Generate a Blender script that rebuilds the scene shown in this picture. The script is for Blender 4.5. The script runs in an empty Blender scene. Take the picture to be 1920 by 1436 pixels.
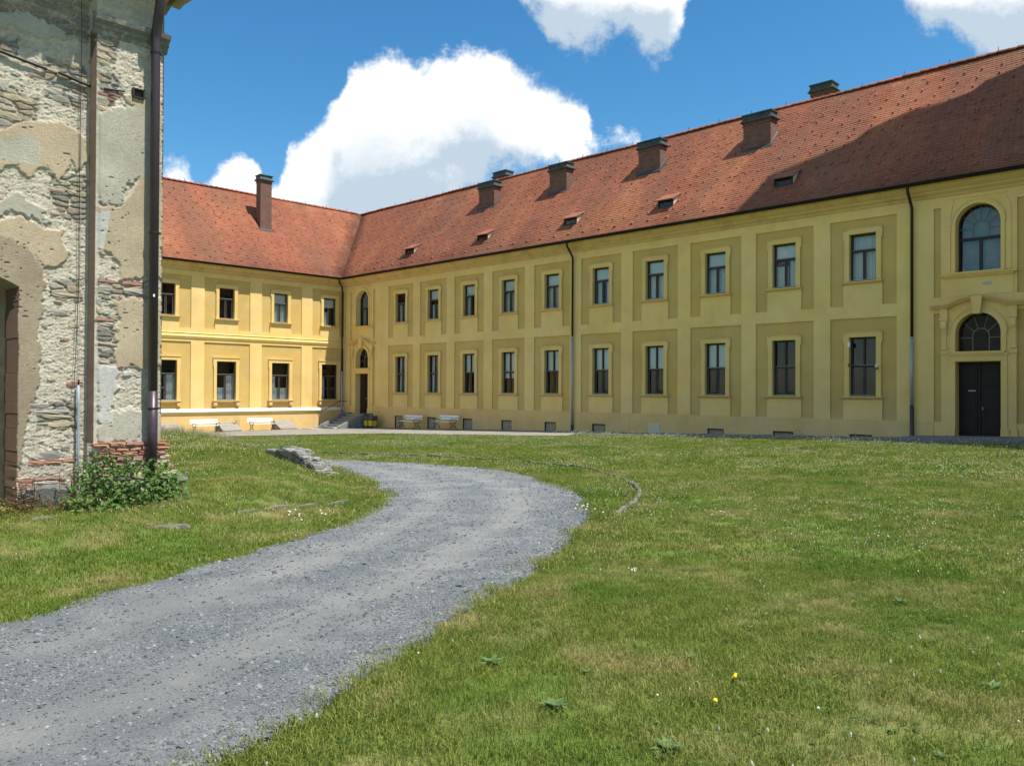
import bpy, math, random
import numpy as np
from mathutils import Matrix, Vector
random.seed(7); RNG = np.random.default_rng(7)
SC = bpy.context.scene
COL = SC.collection

# ------------------------------------------------------------------ camera
F_PX = 1531.79; YAW = math.radians(44.642); PIT = math.radians(.5404); ROL = math.radians(.2594)
EYE = np.array([0, 0, 1.65])
cp, sp, cr, sr = math.cos(PIT), math.sin(PIT), math.cos(ROL), math.sin(ROL)
cam = bpy.data.cameras.new('camera'); cam_o = bpy.data.objects.new('camera', cam); COL.objects.link(cam_o)
cam.sensor_width = 36; cam.lens = 36 * F_PX / 1920; cam.clip_end = 3000; cam.clip_start = .05
right = Vector((cr, -sp * sr, cp * sr)); up = Vector((-sr, -sp * cr, cp * cr)); fwd = Vector((0, cp, sp))
M = Matrix((right, up, -fwd)).transposed().to_4x4(); M.translation = Vector(EYE)
cam_o.matrix_world = M; SC.camera = cam_o
SC.render.resolution_x = 1024; SC.render.resolution_y = 765

# ------------------------------------------------------------------ sun, sky, exposure
UV = np.array([math.cos(YAW), -math.sin(YAW), 0.]); VV = np.array([-math.sin(YAW), -math.cos(YAW), 0.]); ZV = np.array([0, 0, 1.])
SUN = .46 * UV - .1286 * VV + ZV; SUN /= np.linalg.norm(SUN)
sun = bpy.data.lights.new('sun', 'SUN'); sun.energy = 4.7; sun.angle = math.radians(.53); sun.color = (1, .95, .87)
sun_o = bpy.data.objects.new('sun', sun); COL.objects.link(sun_o)
sun_o.rotation_euler = Vector(-SUN).to_track_quat('-Z', 'Y').to_euler(); sun_o.location = (40, -20, 90)
SC.view_settings.view_transform = 'Standard'; SC.view_settings.look = 'None'
SC.view_settings.exposure = .58; SC.view_settings.gamma = 1
SC.render.engine = 'CYCLES'
SC.cycles.use_denoising = True
W_RES = 512; SC.cycles.max_bounces = 6; SC.cycles.transparent_max_bounces = 12
SC.cycles.sample_clamp_indirect = 6

W = bpy.data.worlds.new('World'); SC.world = W; W.use_nodes = True
W.cycles.sampling_method = 'MANUAL'; W.cycles.sample_map_resolution = 512
wt = W.node_tree; wt.nodes.clear()

def nd(t, ty, **kw):
    n = t.nodes.new(ty)
    for k, v in kw.items(): setattr(n, k, v)
    return n
def lk(t, a, b): t.links.new(a, b)
def mth(t, op, a, b=None, c=None, clamp=False):
    n = t.nodes.new('ShaderNodeMath'); n.operation = op; n.use_clamp = clamp
    for i, x in enumerate((a, b, c)):
        if x is None: continue
        if isinstance(x, (int, float)): n.inputs[i].default_value = x
        else: t.links.new(x, n.inputs[i])
    return n.outputs[0]
def smooth(t, x, a, b):
    n = t.nodes.new('ShaderNodeMapRange'); n.interpolation_type = 'SMOOTHSTEP'
    t.links.new(x, n.inputs[0]); n.inputs[1].default_value = a; n.inputs[2].default_value = b
    return n.outputs[0]
def mixc(t, fac, a, b, mode='MIX'):
    n = t.nodes.new('ShaderNodeMix'); n.data_type = 'RGBA'; n.blend_type = mode
    for s, x in ((0, fac), (6, a), (7, b)):
        if isinstance(x, (int, float)): n.inputs[s].default_value = x
        elif isinstance(x, (tuple, list)): n.inputs[s].default_value = (*x[:3], 1)
        else: t.links.new(x, n.inputs[s])
    return n.outputs[2]

def cloud_field():
    """direction -> density of the cumulus clouds standing over the roofs (and a loose scatter of others all round)"""
    g = bpy.data.node_groups.new('cloud_field', 'ShaderNodeTree')
    g.interface.new_socket('P', in_out='INPUT', socket_type='NodeSocketVector')
    g.interface.new_socket('D', in_out='OUTPUT', socket_type='NodeSocketFloat')
    gi = nd(g, 'NodeGroupInput'); go = nd(g, 'NodeGroupOutput'); P = gi.outputs[0]
    def noise(scale, det, rough, vec):
        n = nd(g, 'ShaderNodeTexNoise'); n.noise_dimensions = '2D'; n.inputs['Scale'].default_value = scale; n.inputs['Detail'].default_value = det
        n.inputs['Roughness'].default_value = rough; lk(g, vec, n.inputs['Vector']); return n.outputs[0]
    sep = nd(g, 'ShaderNodeSeparateXYZ'); lk(g, P, sep.inputs[0]); yy = mth(g, 'MAXIMUM', sep.outputs[1], .05)
    U = mth(g, 'DIVIDE', sep.outputs[0], yy); V = mth(g, 'DIVIDE', sep.outputs[2], yy)
    cmb = nd(g, 'ShaderNodeCombineXYZ'); lk(g, U, cmb.inputs[0]); lk(g, V, cmb.inputs[1]); Q = cmb.outputs[0]
    U01 = mth(g, 'MULTIPLY_ADD', U, F_PX / 2400, (960 + 240) / 2400)
    def curve(pts):                                    # px x -> tan(elevation) outline of a cloud bank, as a lookup curve
        n = nd(g, 'ShaderNodeFloatCurve'); c = n.mapping.curves[0]; n.mapping.use_clip = False
        pts = [((x + 240) / 2400, (718 - y) / F_PX + .0094) for x, y in pts]
        c.points[0].location = pts[0]; c.points[1].location = pts[-1]
        for p in pts[1:-1]: c.points.new(*p)
        for p in c.points: p.handle_type = 'AUTO'
        n.mapping.update(); lk(g, U01, n.inputs['Value']); return n.outputs[0]
    topA = curve([(-240, 560), (270, 560), (285, 330), (320, 302), (350, 308), (368, 338), (385, 336), (405, 306), (440, 296), (475, 306), (498, 345), (512, 345), (524, 330), (536, 288), (562, 276), (600, 235), (632, 200), (648, 145), (662, 126), (705, 114), (745, 112), (775, 124), (800, 122), (832, 110), (870, 100), (905, 110), (930, 108), (962, 126), (1000, 138), (1030, 150), (1060, 172), (1090, 195), (1108, 232), (1118, 262), (1140, 256), (1180, 250), (1205, 275), (1240, 420), (1300, 560), (2160, 560)])
    botA = curve([(-240, 600), (560, 600), (800, 430), (855, 372), (880, 340), (940, 338), (1000, 325), (1060, 312), (1110, 296), (1150, 284), (1200, 270), (1300, 500), (2160, 500)])
    topB = curve([(-240, -400), (2160, -400)])
    botB = curve([(-240, -330), (900, -330), (955, -60), (985, 8), (1010, 30), (1035, 68), (1070, 84), (1110, 90), (1150, 80), (1195, 92), (1232, 112), (1258, 100), (1276, 60), (1290, 5), (1320, -80), (1420, -330), (1560, -330), (1640, -40), (1690, 5), (1720, 50), (1745, 72), (1775, 60), (1800, 92), (1850, 112), (1900, 108), (1950, 90), (2050, -60), (2160, -200)])
    def band(top, bot, s): return mth(g, 'MINIMUM', mth(g, 'MULTIPLY', mth(g, 'SUBTRACT', top, V), s), mth(g, 'MULTIPLY', mth(g, 'SUBTRACT', V, bot), s * .55))
    acc = mth(g, 'MAXIMUM', mth(g, 'MINIMUM', band(topA, botA, 20), 1.7), mth(g, 'MULTIPLY_ADD', mth(g, 'MINIMUM', mth(g, 'SUBTRACT', V, botB), .10), 16, -.12))
    acc = mth(g, 'MAXIMUM', acc, -1.3)
    zz = mth(g, 'MAXIMUM', sep.outputs[2], .08)
    c2 = nd(g, 'ShaderNodeCombineXYZ'); lk(g, mth(g, 'DIVIDE', sep.outputs[0], zz), c2.inputs[0]); lk(g, mth(g, 'DIVIDE', sep.outputs[1], zz), c2.inputs[1])
    lay = mth(g, 'MULTIPLY_ADD', noise(.9, 3, .5, c2.outputs[0]), 5.2, -2.95)
    infr = mth(g, 'MULTIPLY', smooth(g, mth(g, 'ABSOLUTE', U), .95, .72), mth(g, 'MULTIPLY', smooth(g, V, .62, .5), smooth(g, sep.outputs[1], .12, .3)))
    mixf = nd(g, 'ShaderNodeMix'); lk(g, infr, mixf.inputs[0]); lk(g, lay, mixf.inputs[2]); lk(g, acc, mixf.inputs[3])
    nz = mth(g, 'MULTIPLY_ADD', noise(13, 10, .66, Q), 1.75, -.875)
    lk(g, mth(g, 'ADD', mth(g, 'ADD', mixf.outputs[0], .18), nz), go.inputs[0])
    return g
CF = cloud_field()
tc = nd(wt, 'ShaderNodeTexCoord')
sky = nd(wt, 'ShaderNodeTexSky', sky_type='NISHITA'); sky.sun_disc = False
sky.sun_elevation = math.asin(SUN[2]); sky.sun_rotation = math.atan2(SUN[0], SUN[1]); sky.altitude = 500
sky.air_density = 1.0; sky.dust_density = .7; sky.ozone_density = 2.2
def cf(off):
    a = nd(wt, 'ShaderNodeVectorMath', operation='ADD'); lk(wt, tc.outputs['Generated'], a.inputs[0]); a.inputs[1].default_value = off
    n = nd(wt, 'ShaderNodeGroup'); n.node_tree = CF; lk(wt, a.outputs[0], n.inputs[0]); return n.outputs[0]
d0, d1 = cf((0, 0, 0)), cf((.016, 0, .062))
alpha = smooth(wt, d0, -.02, .48)
thick = mth(wt, 'ADD', mth(wt, 'MULTIPLY', smooth(wt, d1, -.3, 1.7), .72), mth(wt, 'MULTIPLY', smooth(wt, mth(wt, 'SUBTRACT', d1, d0), -.7, .7), .55))
ccol = mixc(wt, thick, (9.6, 9.6, 9.5), (4.4, 5.3, 6.2))
skyc = nd(wt, 'ShaderNodeHueSaturation'); skyc.inputs['Hue'].default_value = .491; skyc.inputs['Saturation'].default_value = 1.34; skyc.inputs['Value'].default_value = 1.3; lk(wt, sky.outputs[0], skyc.inputs['Color'])
sepz = nd(wt, 'ShaderNodeSeparateXYZ'); lk(wt, tc.outputs['Generated'], sepz.inputs[0])
alpha = mth(wt, 'MULTIPLY', alpha, smooth(wt, sepz.outputs[2], 0., .05))
bg = nd(wt, 'ShaderNodeBackground'); bg.inputs[1].default_value = .086
lk(wt, mixc(wt, alpha, skyc.outputs[0], ccol), bg.inputs[0])
wo = nd(wt, 'ShaderNodeOutputWorld'); lk(wt, bg.outputs[0], wo.inputs[0])

# ------------------------------------------------------------------ geometry helpers
C = np.array([-12.402, 60., 0.])                     # inner corner of the two wings
K = np.array([-5.4, 12.53, 0.])                      # near corner of the ruin
def ray(px, py):
    x2 = (px - 960) / F_PX; z2 = -(py - 718) / F_PX
    X = x2 * cr - z2 * sr; z = x2 * sr + z2 * cr
    return np.array([X, cp - z * sp, sp + z * cp])
def hit(px, py, P0, n):
    d = ray(px, py); return EYE + d * np.dot(np.asarray(P0) - EYE, n) / np.dot(d, n)
def RU(px, py, off=0):                               # photo point -> (x, z) on the ruin's face
    P = hit(px, py, K + UV * off, UV); return -float(np.dot(P - K, VV)), float(P[2])
def proj_arr(P):
    Q = P - EYE; y = Q[:, 1] * cp + Q[:, 2] * sp; z = -Q[:, 1] * sp + Q[:, 2] * cp
    x2 = Q[:, 0] * cr + z * sr; z2 = -Q[:, 0] * sr + z * cr
    return 960 + F_PX * x2 / y, 718 - F_PX * z2 / y
def RP(t, d, z=0.): return C + UV * t - VV * d + ZV * z     # right-wing coordinates -> world

def hash2(ix, iy, s):
    h = (ix.astype(np.int64) * 374761393 + iy.astype(np.int64) * 668265263 + s * 1442695041) & 0x7fffffff
    h = ((h ^ (h >> 13)) * 1274126177) & 0x7fffffff
    return ((h ^ (h >> 16)) & 0xffff) / 65535.
def vnoise(x, y, s=0):
    ix, iy = np.floor(x), np.floor(y); fx, fy = x - ix, y - iy
    fx = fx * fx * (3 - 2 * fx); fy = fy * fy * (3 - 2 * fy)
    a, b, c, d = hash2(ix, iy, s), hash2(ix + 1, iy, s), hash2(ix, iy + 1, s), hash2(ix + 1, iy + 1, s)
    return (a * (1 - fx) + b * fx) * (1 - fy) + (c * (1 - fx) + d * fx) * fy
def fbm(x, y, o=4, s=0, g=.5):
    r = 0; a = 1; t = 0
    for i in range(o): r = r + a * vnoise(x * 2 ** i, y * 2 ** i, s + i * 17); t += a; a *= g
    return r / t
def worley(x, y, s=0):
    ix, iy = np.floor(x), np.floor(y); b1 = np.full(x.shape, 9.); b2 = b1.copy(); idn = np.zeros(x.shape)
    for dx in (-1, 0, 1):
        for dy in (-1, 0, 1):
            cx, cy = ix + dx, iy + dy
            px = cx + .15 + .7 * hash2(cx, cy, s); py = cy + .15 + .7 * hash2(cx, cy, s + 5)
            d = np.hypot(x - px, y - py); m = d < b1
            b2 = np.where(m, b1, np.minimum(b2, d)); idn = np.where(m, hash2(cx, cy, s + 9), idn); b1 = np.where(m, d, b1)
    return b1, b2, idn
def sstep(a, b, x): t = np.clip((x - a) / (b - a), 0, 1); return t * t * (3 - 2 * t)
def inpoly(x, y, poly):
    r = np.zeros(np.shape(x), bool); n = len(poly)
    for i in range(n):
        x1, y1 = poly[i]; x2, y2 = poly[(i + 1) % n]
        if y1 == y2: continue
        c = ((y1 > y) != (y2 > y)) & (x < (x2 - x1) * (y - y1) / (y2 - y1) + x1); r ^= c
    return r
def dpoly(x, y, pts):
    r = np.full(np.shape(x), 1e9)
    for (x1, y1), (x2, y2) in zip(pts[:-1], pts[1:]):
        dx, dy = x2 - x1, y2 - y1; t = np.clip(((x - x1) * dx + (y - y1) * dy) / (dx * dx + dy * dy), 0, 1)
        r = np.minimum(r, np.hypot(x - x1 - t * dx, y - y1 - t * dy))
    return r

class MB:
    def __init__(s): s.v = []; s.f = []; s.m = []
    def add(s, V, F, m=0):
        n = len(s.v); s.v += [tuple(map(float, p)) for p in V]; s.f += [tuple(i + n for i in f) for f in F]; s.m += [m] * len(F); return s
    def box(s, x0, x1, y0, y1, z0, z1, m=0):
        V = [(x, y, z) for z in (z0, z1) for y in (y0, y1) for x in (x0, x1)]
        return s.add(V, [(0, 2, 3, 1), (4, 5, 7, 6), (0, 1, 5, 4), (2, 6, 7, 3), (0, 4, 6, 2), (1, 3, 7, 5)], m)
    def hexa(s, V, m=0):                              # 8 corners in box order
        return s.add(V, [(0, 2, 3, 1), (4, 5, 7, 6), (0, 1, 5, 4), (2, 6, 7, 3), (0, 4, 6, 2), (1, 3, 7, 5)], m)
    def quad(s, a, b, c, d, m=0): return s.add([a, b, c, d], [(0, 1, 2, 3)], m)
    def prism(s, pts, y0, y1, m=0):                   # (x,z) outline, counter-clockwise seen from -y, extruded y0..y1
        n = len(pts); V = [(x, y0, z) for x, z in pts] + [(x, y1, z) for x, z in pts]
        return s.add(V, [tuple(range(n)), tuple(range(2 * n - 1, n - 1, -1))] + [(i, i + n, (i + 1) % n + n, (i + 1) % n) for i in range(n)], m)
    def strip(s, a, b, y0, y1, m=0):                  # band between two (x,z) polylines, extruded
        n = len(a); V = [(x, y, z) for y in (y0, y1) for l in (a, b) for x, z in l]; F = []
        for i in range(n - 1):
            F += [(i, i + 1, n + i + 1, n + i), (2 * n + i, 3 * n + i, 3 * n + i + 1, 2 * n + i + 1),
                  (i, 2 * n + i, 2 * n + i + 1, i + 1), (n + i, n + i + 1, 3 * n + i + 1, 3 * n + i)]
        F += [(0, n, 3 * n, 2 * n), (n - 1, 3 * n - 1, 4 * n - 1, 2 * n - 1)]
        return s.add(V, F, m)
    def tube(s, path, r, n=8, m=0, cap=True):
        path = [Vector(p) for p in path]; rs = r if isinstance(r, (list, tuple)) else [r] * len(path); V = []
        prev = None
        for i, p in enumerate(path):
            d = (path[min(i + 1, len(path) - 1)] - path[max(i - 1, 0)]).normalized()
            if prev is None: a = d.orthogonal().normalized()
            else: a = (prev - d * prev.dot(d)).normalized()
            prev = a; b = d.cross(a)
            V += [p + (a * math.cos(2 * math.pi * k / n) + b * math.sin(2 * math.pi * k / n)) * rs[i] for k in range(n)]
        F = [(i * n + k, i * n + (k + 1) % n, (i + 1) * n + (k + 1) % n, (i + 1) * n + k) for i in range(len(path) - 1) for k in range(n)]
        if cap: F += [tuple(range(n - 1, -1, -1)), tuple(range((len(path) - 1) * n, len(path) * n))]
        return s.add(V, F, m)
    def sweep_x(s, prof, x0, x1, m=0):                # (y,z) profile swept along x
        n = len(prof); V = [(x, y, z) for x in (x0, x1) for y, z in prof]
        return s.add(V, [(i, i + 1, n + i + 1, n + i) for i in range(n - 1)], m)
    def mesh(s, name, mats, smooth=False):
        me = bpy.data.meshes.new(name); me.from_pydata(s.v, [], s.f)
        for m in (mats if isinstance(mats, (list, tuple)) else [mats]): me.materials.append(m)
        if len(set(s.m)) > 1: me.polygons.foreach_set('material_index', s.m)
        if smooth: me.polygons.foreach_set('use_smooth', [True] * len(s.f))
        me.update(); return me
def link(name, me, parent=None, loc=None, rz=None, rot=None, scale=None):
    o = bpy.data.objects.new(name, me); COL.objects.link(o)
    if parent is not None: o.parent = parent
    if loc is not None: o.location = tuple(map(float, loc))
    if rz is not None: o.rotation_euler = (0, 0, rz)
    if rot is not None: o.rotation_euler = rot
    if scale is not None: o.scale = scale
    return o
def tag(o, label=None, cat=None, group=None, kind=None):
    if label: o['label'] = label
    if cat: o['category'] = cat
    if group: o['group'] = group
    if kind: o['kind'] = kind
    return o
def empty(name, loc, rz=0., **k):
    o = bpy.data.objects.new(name, None); COL.objects.link(o); o.location = tuple(map(float, loc)); o.rotation_euler = (0, 0, rz); o.empty_display_size = .3
    return tag(o, **k)
def setcol(me, name, arr):
    a = me.color_attributes.new(name, 'FLOAT_COLOR', 'POINT')
    A = np.ones((len(arr), 4), np.float32); A[:, :3] = arr; a.data.foreach_set('color', A.ravel())
def npmesh(name, V, F, mat, smooth=False):
    me = bpy.data.meshes.new(name); V = np.asarray(V, np.float32); F = np.asarray(F, np.int32); k = F.shape[1]
    me.vertices.add(len(V)); me.vertices.foreach_set('co', V.ravel())
    me.loops.add(F.size); me.loops.foreach_set('vertex_index', F.ravel())
    me.polygons.add(len(F)); me.polygons.foreach_set('loop_start', np.arange(len(F), dtype=np.int32) * k)
    try: me.polygons.foreach_set('loop_total', np.full(len(F), k, np.int32))
    except Exception: pass
    for m in (mat if isinstance(mat, (list, tuple)) else [mat]): me.materials.append(m)
    me.update(calc_edges=True); me.validate()
    if smooth: me.polygons.foreach_set('use_smooth', [True] * len(F))
    return me

# ------------------------------------------------------------------ materials
def mat(name, col, rough=.8, var=0., vscale=3., bump=0., bscale=40., metal=0., attr=None, spec=.3, col2=None, c2scale=1., c2thr=(.5, .62), bdist=.01, stretch=(1, 1, 1), det=6):
    m = bpy.data.materials.new(name); m.use_nodes = True; t = m.node_tree; b = t.nodes['Principled BSDF']
    b.inputs['Roughness'].default_value = rough; b.inputs['Metallic'].default_value = metal; b.inputs['Specular IOR Level'].default_value = spec
    g = nd(t, 'ShaderNodeNewGeometry'); mp = nd(t, 'ShaderNodeMapping'); lk(t, g.outputs['Position'], mp.inputs[0]); mp.inputs['Scale'].default_value = stretch
    pos = mp.outputs[0]
    def noise(sc, d=det, r=.55):
        n = nd(t, 'ShaderNodeTexNoise'); n.inputs['Scale'].default_value = sc; n.inputs['Detail'].default_value = d; n.inputs['Roughness'].default_value = r
        lk(t, pos, n.inputs['Vector']); return n.outputs[0]
    if attr:
        a = nd(t, 'ShaderNodeVertexColor'); a.layer_name = attr; c = a.outputs[0]
    else:
        r = nd(t, 'ShaderNodeRGB'); r.outputs[0].default_value = (*col, 1); c = r.outputs[0]
    if col2:
        c = mixc(t, smooth(t, noise(c2scale, 8, .6), *c2thr), c, col2)
    if var:
        v = mth(t, 'MULTIPLY_ADD', noise(vscale), 2 * var, 1 - var); h = nd(t, 'ShaderNodeHueSaturation'); lk(t, c, h.inputs['Color']); lk(t, v, h.inputs['Value']); c = h.outputs[0]
    lk(t, c, b.inputs['Base Color'])
    if bump:
        bn = nd(t, 'ShaderNodeBump'); bn.inputs['Strength'].default_value = bump; bn.inputs['Distance'].default_value = bdist
        lk(t, noise(bscale, 8, .65), bn.inputs['Height']); lk(t, bn.outputs[0], b.inputs['Normal'])
    return m
MT = {}
def wall_mat(name, col, stain, bump, bscale, bdist):
    m = bpy.data.materials.new(name); m.use_nodes = True; t = m.node_tree; b = t.nodes['Principled BSDF']; b.inputs['Roughness'].default_value = .92; b.inputs['Specular IOR Level'].default_value = .2
    g = nd(t, 'ShaderNodeNewGeometry')
    def nz(sc, d=6, r=.6, st=(1, 1, 1)):
        mp = nd(t, 'ShaderNodeMapping'); lk(t, g.outputs['Position'], mp.inputs[0]); mp.inputs['Scale'].default_value = st
        n = nd(t, 'ShaderNodeTexNoise'); n.inputs['Scale'].default_value = sc; n.inputs['Detail'].default_value = d; n.inputs['Roughness'].default_value = r; lk(t, mp.outputs[0], n.inputs['Vector']); return n.outputs[0]
    c = mixc(t, mth(t, 'MULTIPLY', smooth(t, nz(.45), .46, .70), .55), col, stain)                       # old repairs, faded fields
    c = mixc(t, mth(t, 'MULTIPLY', smooth(t, nz(2.6, 6, .6, (1, 1, .09)), .54, .76), .38), c, stain)      # rain streaks
    h = nd(t, 'ShaderNodeHueSaturation'); lk(t, c, h.inputs['Color']); lk(t, mth(t, 'MULTIPLY_ADD', nz(1.1), .30, .85), h.inputs['Value']); lk(t, mth(t, 'MULTIPLY_ADD', nz(.7), .3, .85), h.inputs['Saturation']); lk(t, h.outputs[0], b.inputs['Base Color'])
    bp = nd(t, 'ShaderNodeBump'); bp.inputs['Strength'].default_value = bump; bp.inputs['Distance'].default_value = bdist; lk(t, nz(bscale, 8, .65), bp.inputs['Height']); lk(t, bp.outputs[0], b.inputs['Normal'])
    return m
MT['yellow'] = wall_mat('smooth_yellow_render', (.80, .568, .215), (.70, .475, .175), .15, 50, .012)
MT['rough'] = wall_mat('rough_ochre_render', (.67, .46, .155), (.58, .39, .135), 1., 42, .035)
MT['plinth'] = wall_mat('stained_yellow_plinth', (.72, .50, .205), (.57, .40, .18), .3, 40, .015)
MT['surr'] = wall_mat('window_surround_render', (.765, .535, .20), (.66, .445, .165), .12, 50, .01)
MT['sillw'] = mat('pale_sheet_ledge', (.80, .74, .60), .5, .06, 4)
MT['corn'] = mat('mustard_cornice', (.64, .44, .18), .9, .12, 1.5, .1, 50, col2=(.54, .365, .145), c2scale=1.2)
MT['sill'] = mat('ochre_moulding', (.69, .475, .20), .85, .12, 3, .1, 60)
MT['frame'] = mat('dark_brown_window_paint', (.035, .026, .021), .5, .3, 8)
MT['framel'] = mat('weathered_window_wood', (.20, .19, .175), .7, .3, 12)
MT['door'] = mat('dark_brown_door_wood', (.018, .011, .009), .55, .3, 6, .15, 30, stretch=(1, 1, .15))
MT['curtain'] = mat('white_curtain', (.84, .84, .82), .9, .08, 5)
MT['drape'] = mat('brown_drape', (.30, .17, .10), .9, .12, 6)
MT['board'] = mat('brown_cellar_board', (.34, .28, .19), .85, .15, 4)
MT['boardg'] = mat('grey_cellar_board', (.16, .16, .145), .8, .2, 5)
MT['gutter'] = mat('dark_brown_gutter', (.028, .022, .022), .45, .2, 5)
MT['pipe'] = mat('maroon_downpipe', (.050, .032, .040), .38, .25, 4, spec=.5)
MT['zinc'] = mat('zinc_pipe', (.34, .38, .40), .5, .15, 5, metal=.3)
MT['copper'] = mat('patinated_copper', (.045, .066, .06), .6, .35, 4, col2=(.035, .038, .038), c2scale=2.5)
MT['flash'] = mat('lead_flashing', (.045, .047, .05), .6, .25, 6)
MT['cheek'] = mat('pale_dormer_cheek', (.55, .53, .46), .8, .15, 5)
MT['concrete'] = mat('stained_concrete', (.20, .20, .185), .9, .22, 2.5, .4, 30, col2=(.11, .115, .105), c2scale=2)
MT['step'] = mat('worn_stone_step', (.32, .31, .285), .9, .18, 5, .3, 40)
MT['whitep'] = mat('white_paint', (.82, .80, .75), .55, .06, 6)
MT['iron'] = mat('black_cast_iron', (.02, .022, .022), .5, .2, 10)
MT['greywood'] = mat('weathered_grey_planks', (.30, .275, .24), .85, .25, 5, .3, 30, stretch=(1, 1, 1))
MT['ybin'] = mat('yellow_plastic', (.66, .50, .03), .45, .08, 4)
MT['gbin'] = mat('dark_green_lid', (.06, .08, .065), .45, .1, 4)
MT['slab'] = mat('grey_paving_slab', (.19, .195, .20), .9, .2, 2, .3, 30)
MT['kerb'] = mat('lichen_kerb_stone', (.14, .135, .105), .95, .3, 9, .6, 40, col2=(.19, .185, .12), c2scale=14)
MT['wallstone'] = mat('lichened_wall_stone', (.19, .187, .17), .95, .3, 7, .7, 30, bdist=.02, col2=(.33, .32, .285), c2scale=9)
MT['walldark'] = mat('dark_wall_stone', (.13, .13, .12), .95, .3, 7, .7, 30, bdist=.02)
MT['ruin'] = mat('crumbling_lime_render', (.5, .5, .5), .95, .25, 18, 1., 90, attr='Col', bdist=.03)
MT['church'] = mat('pale_church_plaster', (.62, .55, .40), .9, .15, .6, .2, 30)
for i, c in enumerate([(.38, .32, .225), (.35, .325, .265), (.42, .35, .235), (.28, .26, .22), (.36, .27, .205)]):
    MT['stone%d' % i] = mat('rubble_stone_%d' % i, c, .92, .28, 22, .8, 60, bdist=.012, stretch=(1, 1, 2.5))
for i, c in enumerate([(.35, .175, .125), (.31, .165, .13), (.41, .20, .12)]):
    MT['brick%d' % i] = mat('red_brick_%d' % i, c, .9, .25, 20, .7, 70, bdist=.01)
MT['leaf'] = None

def brick_mat():
    m = bpy.data.materials.new('chimney_brickwork'); m.use_nodes = True; t = m.node_tree; b = t.nodes['Principled BSDF']; b.inputs['Roughness'].default_value = .9
    tcn = nd(t, 'ShaderNodeTexCoord'); s = nd(t, 'ShaderNodeSeparateXYZ'); lk(t, tcn.outputs['Object'], s.inputs[0])
    cb = nd(t, 'ShaderNodeCombineXYZ'); lk(t, mth(t, 'ADD', s.outputs[0], s.outputs[1]), cb.inputs[0]); lk(t, s.outputs[2], cb.inputs[1])
    br = nd(t, 'ShaderNodeTexBrick'); lk(t, cb.outputs[0], br.inputs['Vector']); br.inputs['Scale'].default_value = 1; br.inputs['Brick Width'].default_value = .26; br.inputs['Row Height'].default_value = .08
    br.inputs['Mortar Size'].default_value = .012; br.inputs['Color1'].default_value = (.19, .058, .038, 1); br.inputs['Color2'].default_value = (.095, .036, .028, 1); br.inputs['Mortar'].default_value = (.20, .16, .125, 1); br.inputs['Bias'].default_value = -.1
    n = nd(t, 'ShaderNodeTexNoise'); n.inputs['Scale'].default_value = 3; n.inputs['Detail'].default_value = 6; lk(t, tcn.outputs['Object'], n.inputs['Vector'])
    h = nd(t, 'ShaderNodeHueSaturation'); lk(t, br.outputs[0], h.inputs['Color']); lk(t, mth(t, 'MULTIPLY_ADD', n.outputs[0], .8, .6), h.inputs['Value']); lk(t, h.outputs[0], b.inputs['Base Color'])
    bp = nd(t, 'ShaderNodeBump'); bp.inputs['Distance'].default_value = .02; bp.inputs['Strength'].default_value = .8; bp.invert = True; lk(t, br.outputs[1], bp.inputs['Height']); lk(t, bp.outputs[0], b.inputs['Normal'])
    return m
MT['brickwork'] = brick_mat()
def glass_mat():
    m = bpy.data.materials.new('window_glass'); m.use_nodes = True; t = m.node_tree; t.nodes.clear()
    o = nd(t, 'ShaderNodeOutputMaterial'); tr = nd(t, 'ShaderNodeBsdfTransparent'); tr.inputs[0].default_value = (.80, .86, .85, 1)
    gl = nd(t, 'ShaderNodeBsdfGlossy'); gl.inputs['Roughness'].default_value = .02; gl.inputs[0].default_value = (.95, .97, 1, 1)
    fr = nd(t, 'ShaderNodeFresnel'); fr.inputs[0].default_value = 1.6
    tcn = nd(t, 'ShaderNodeNewGeometry'); n = nd(t, 'ShaderNodeTexNoise'); n.inputs['Scale'].default_value = 1.3; lk(t, tcn.outputs['Position'], n.inputs['Vector'])
    bp = nd(t, 'ShaderNodeBump'); bp.inputs['Strength'].default_value = .25; bp.inputs['Distance'].default_value = .02; lk(t, n.outputs[0], bp.inputs['Height']); lk(t, bp.outputs[0], gl.inputs['Normal'])
    mx = nd(t, 'ShaderNodeMixShader'); lk(t, mth(t, 'MULTIPLY_ADD', fr.outputs[0], .8, .0, True), mx.inputs[0]); lk(t, tr.outputs[0], mx.inputs[1]); lk(t, gl.outputs[0], mx.inputs[2]); lk(t, mx.outputs[0], o.inputs[0])
    return m
MT['glass'] = glass_mat()
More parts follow.
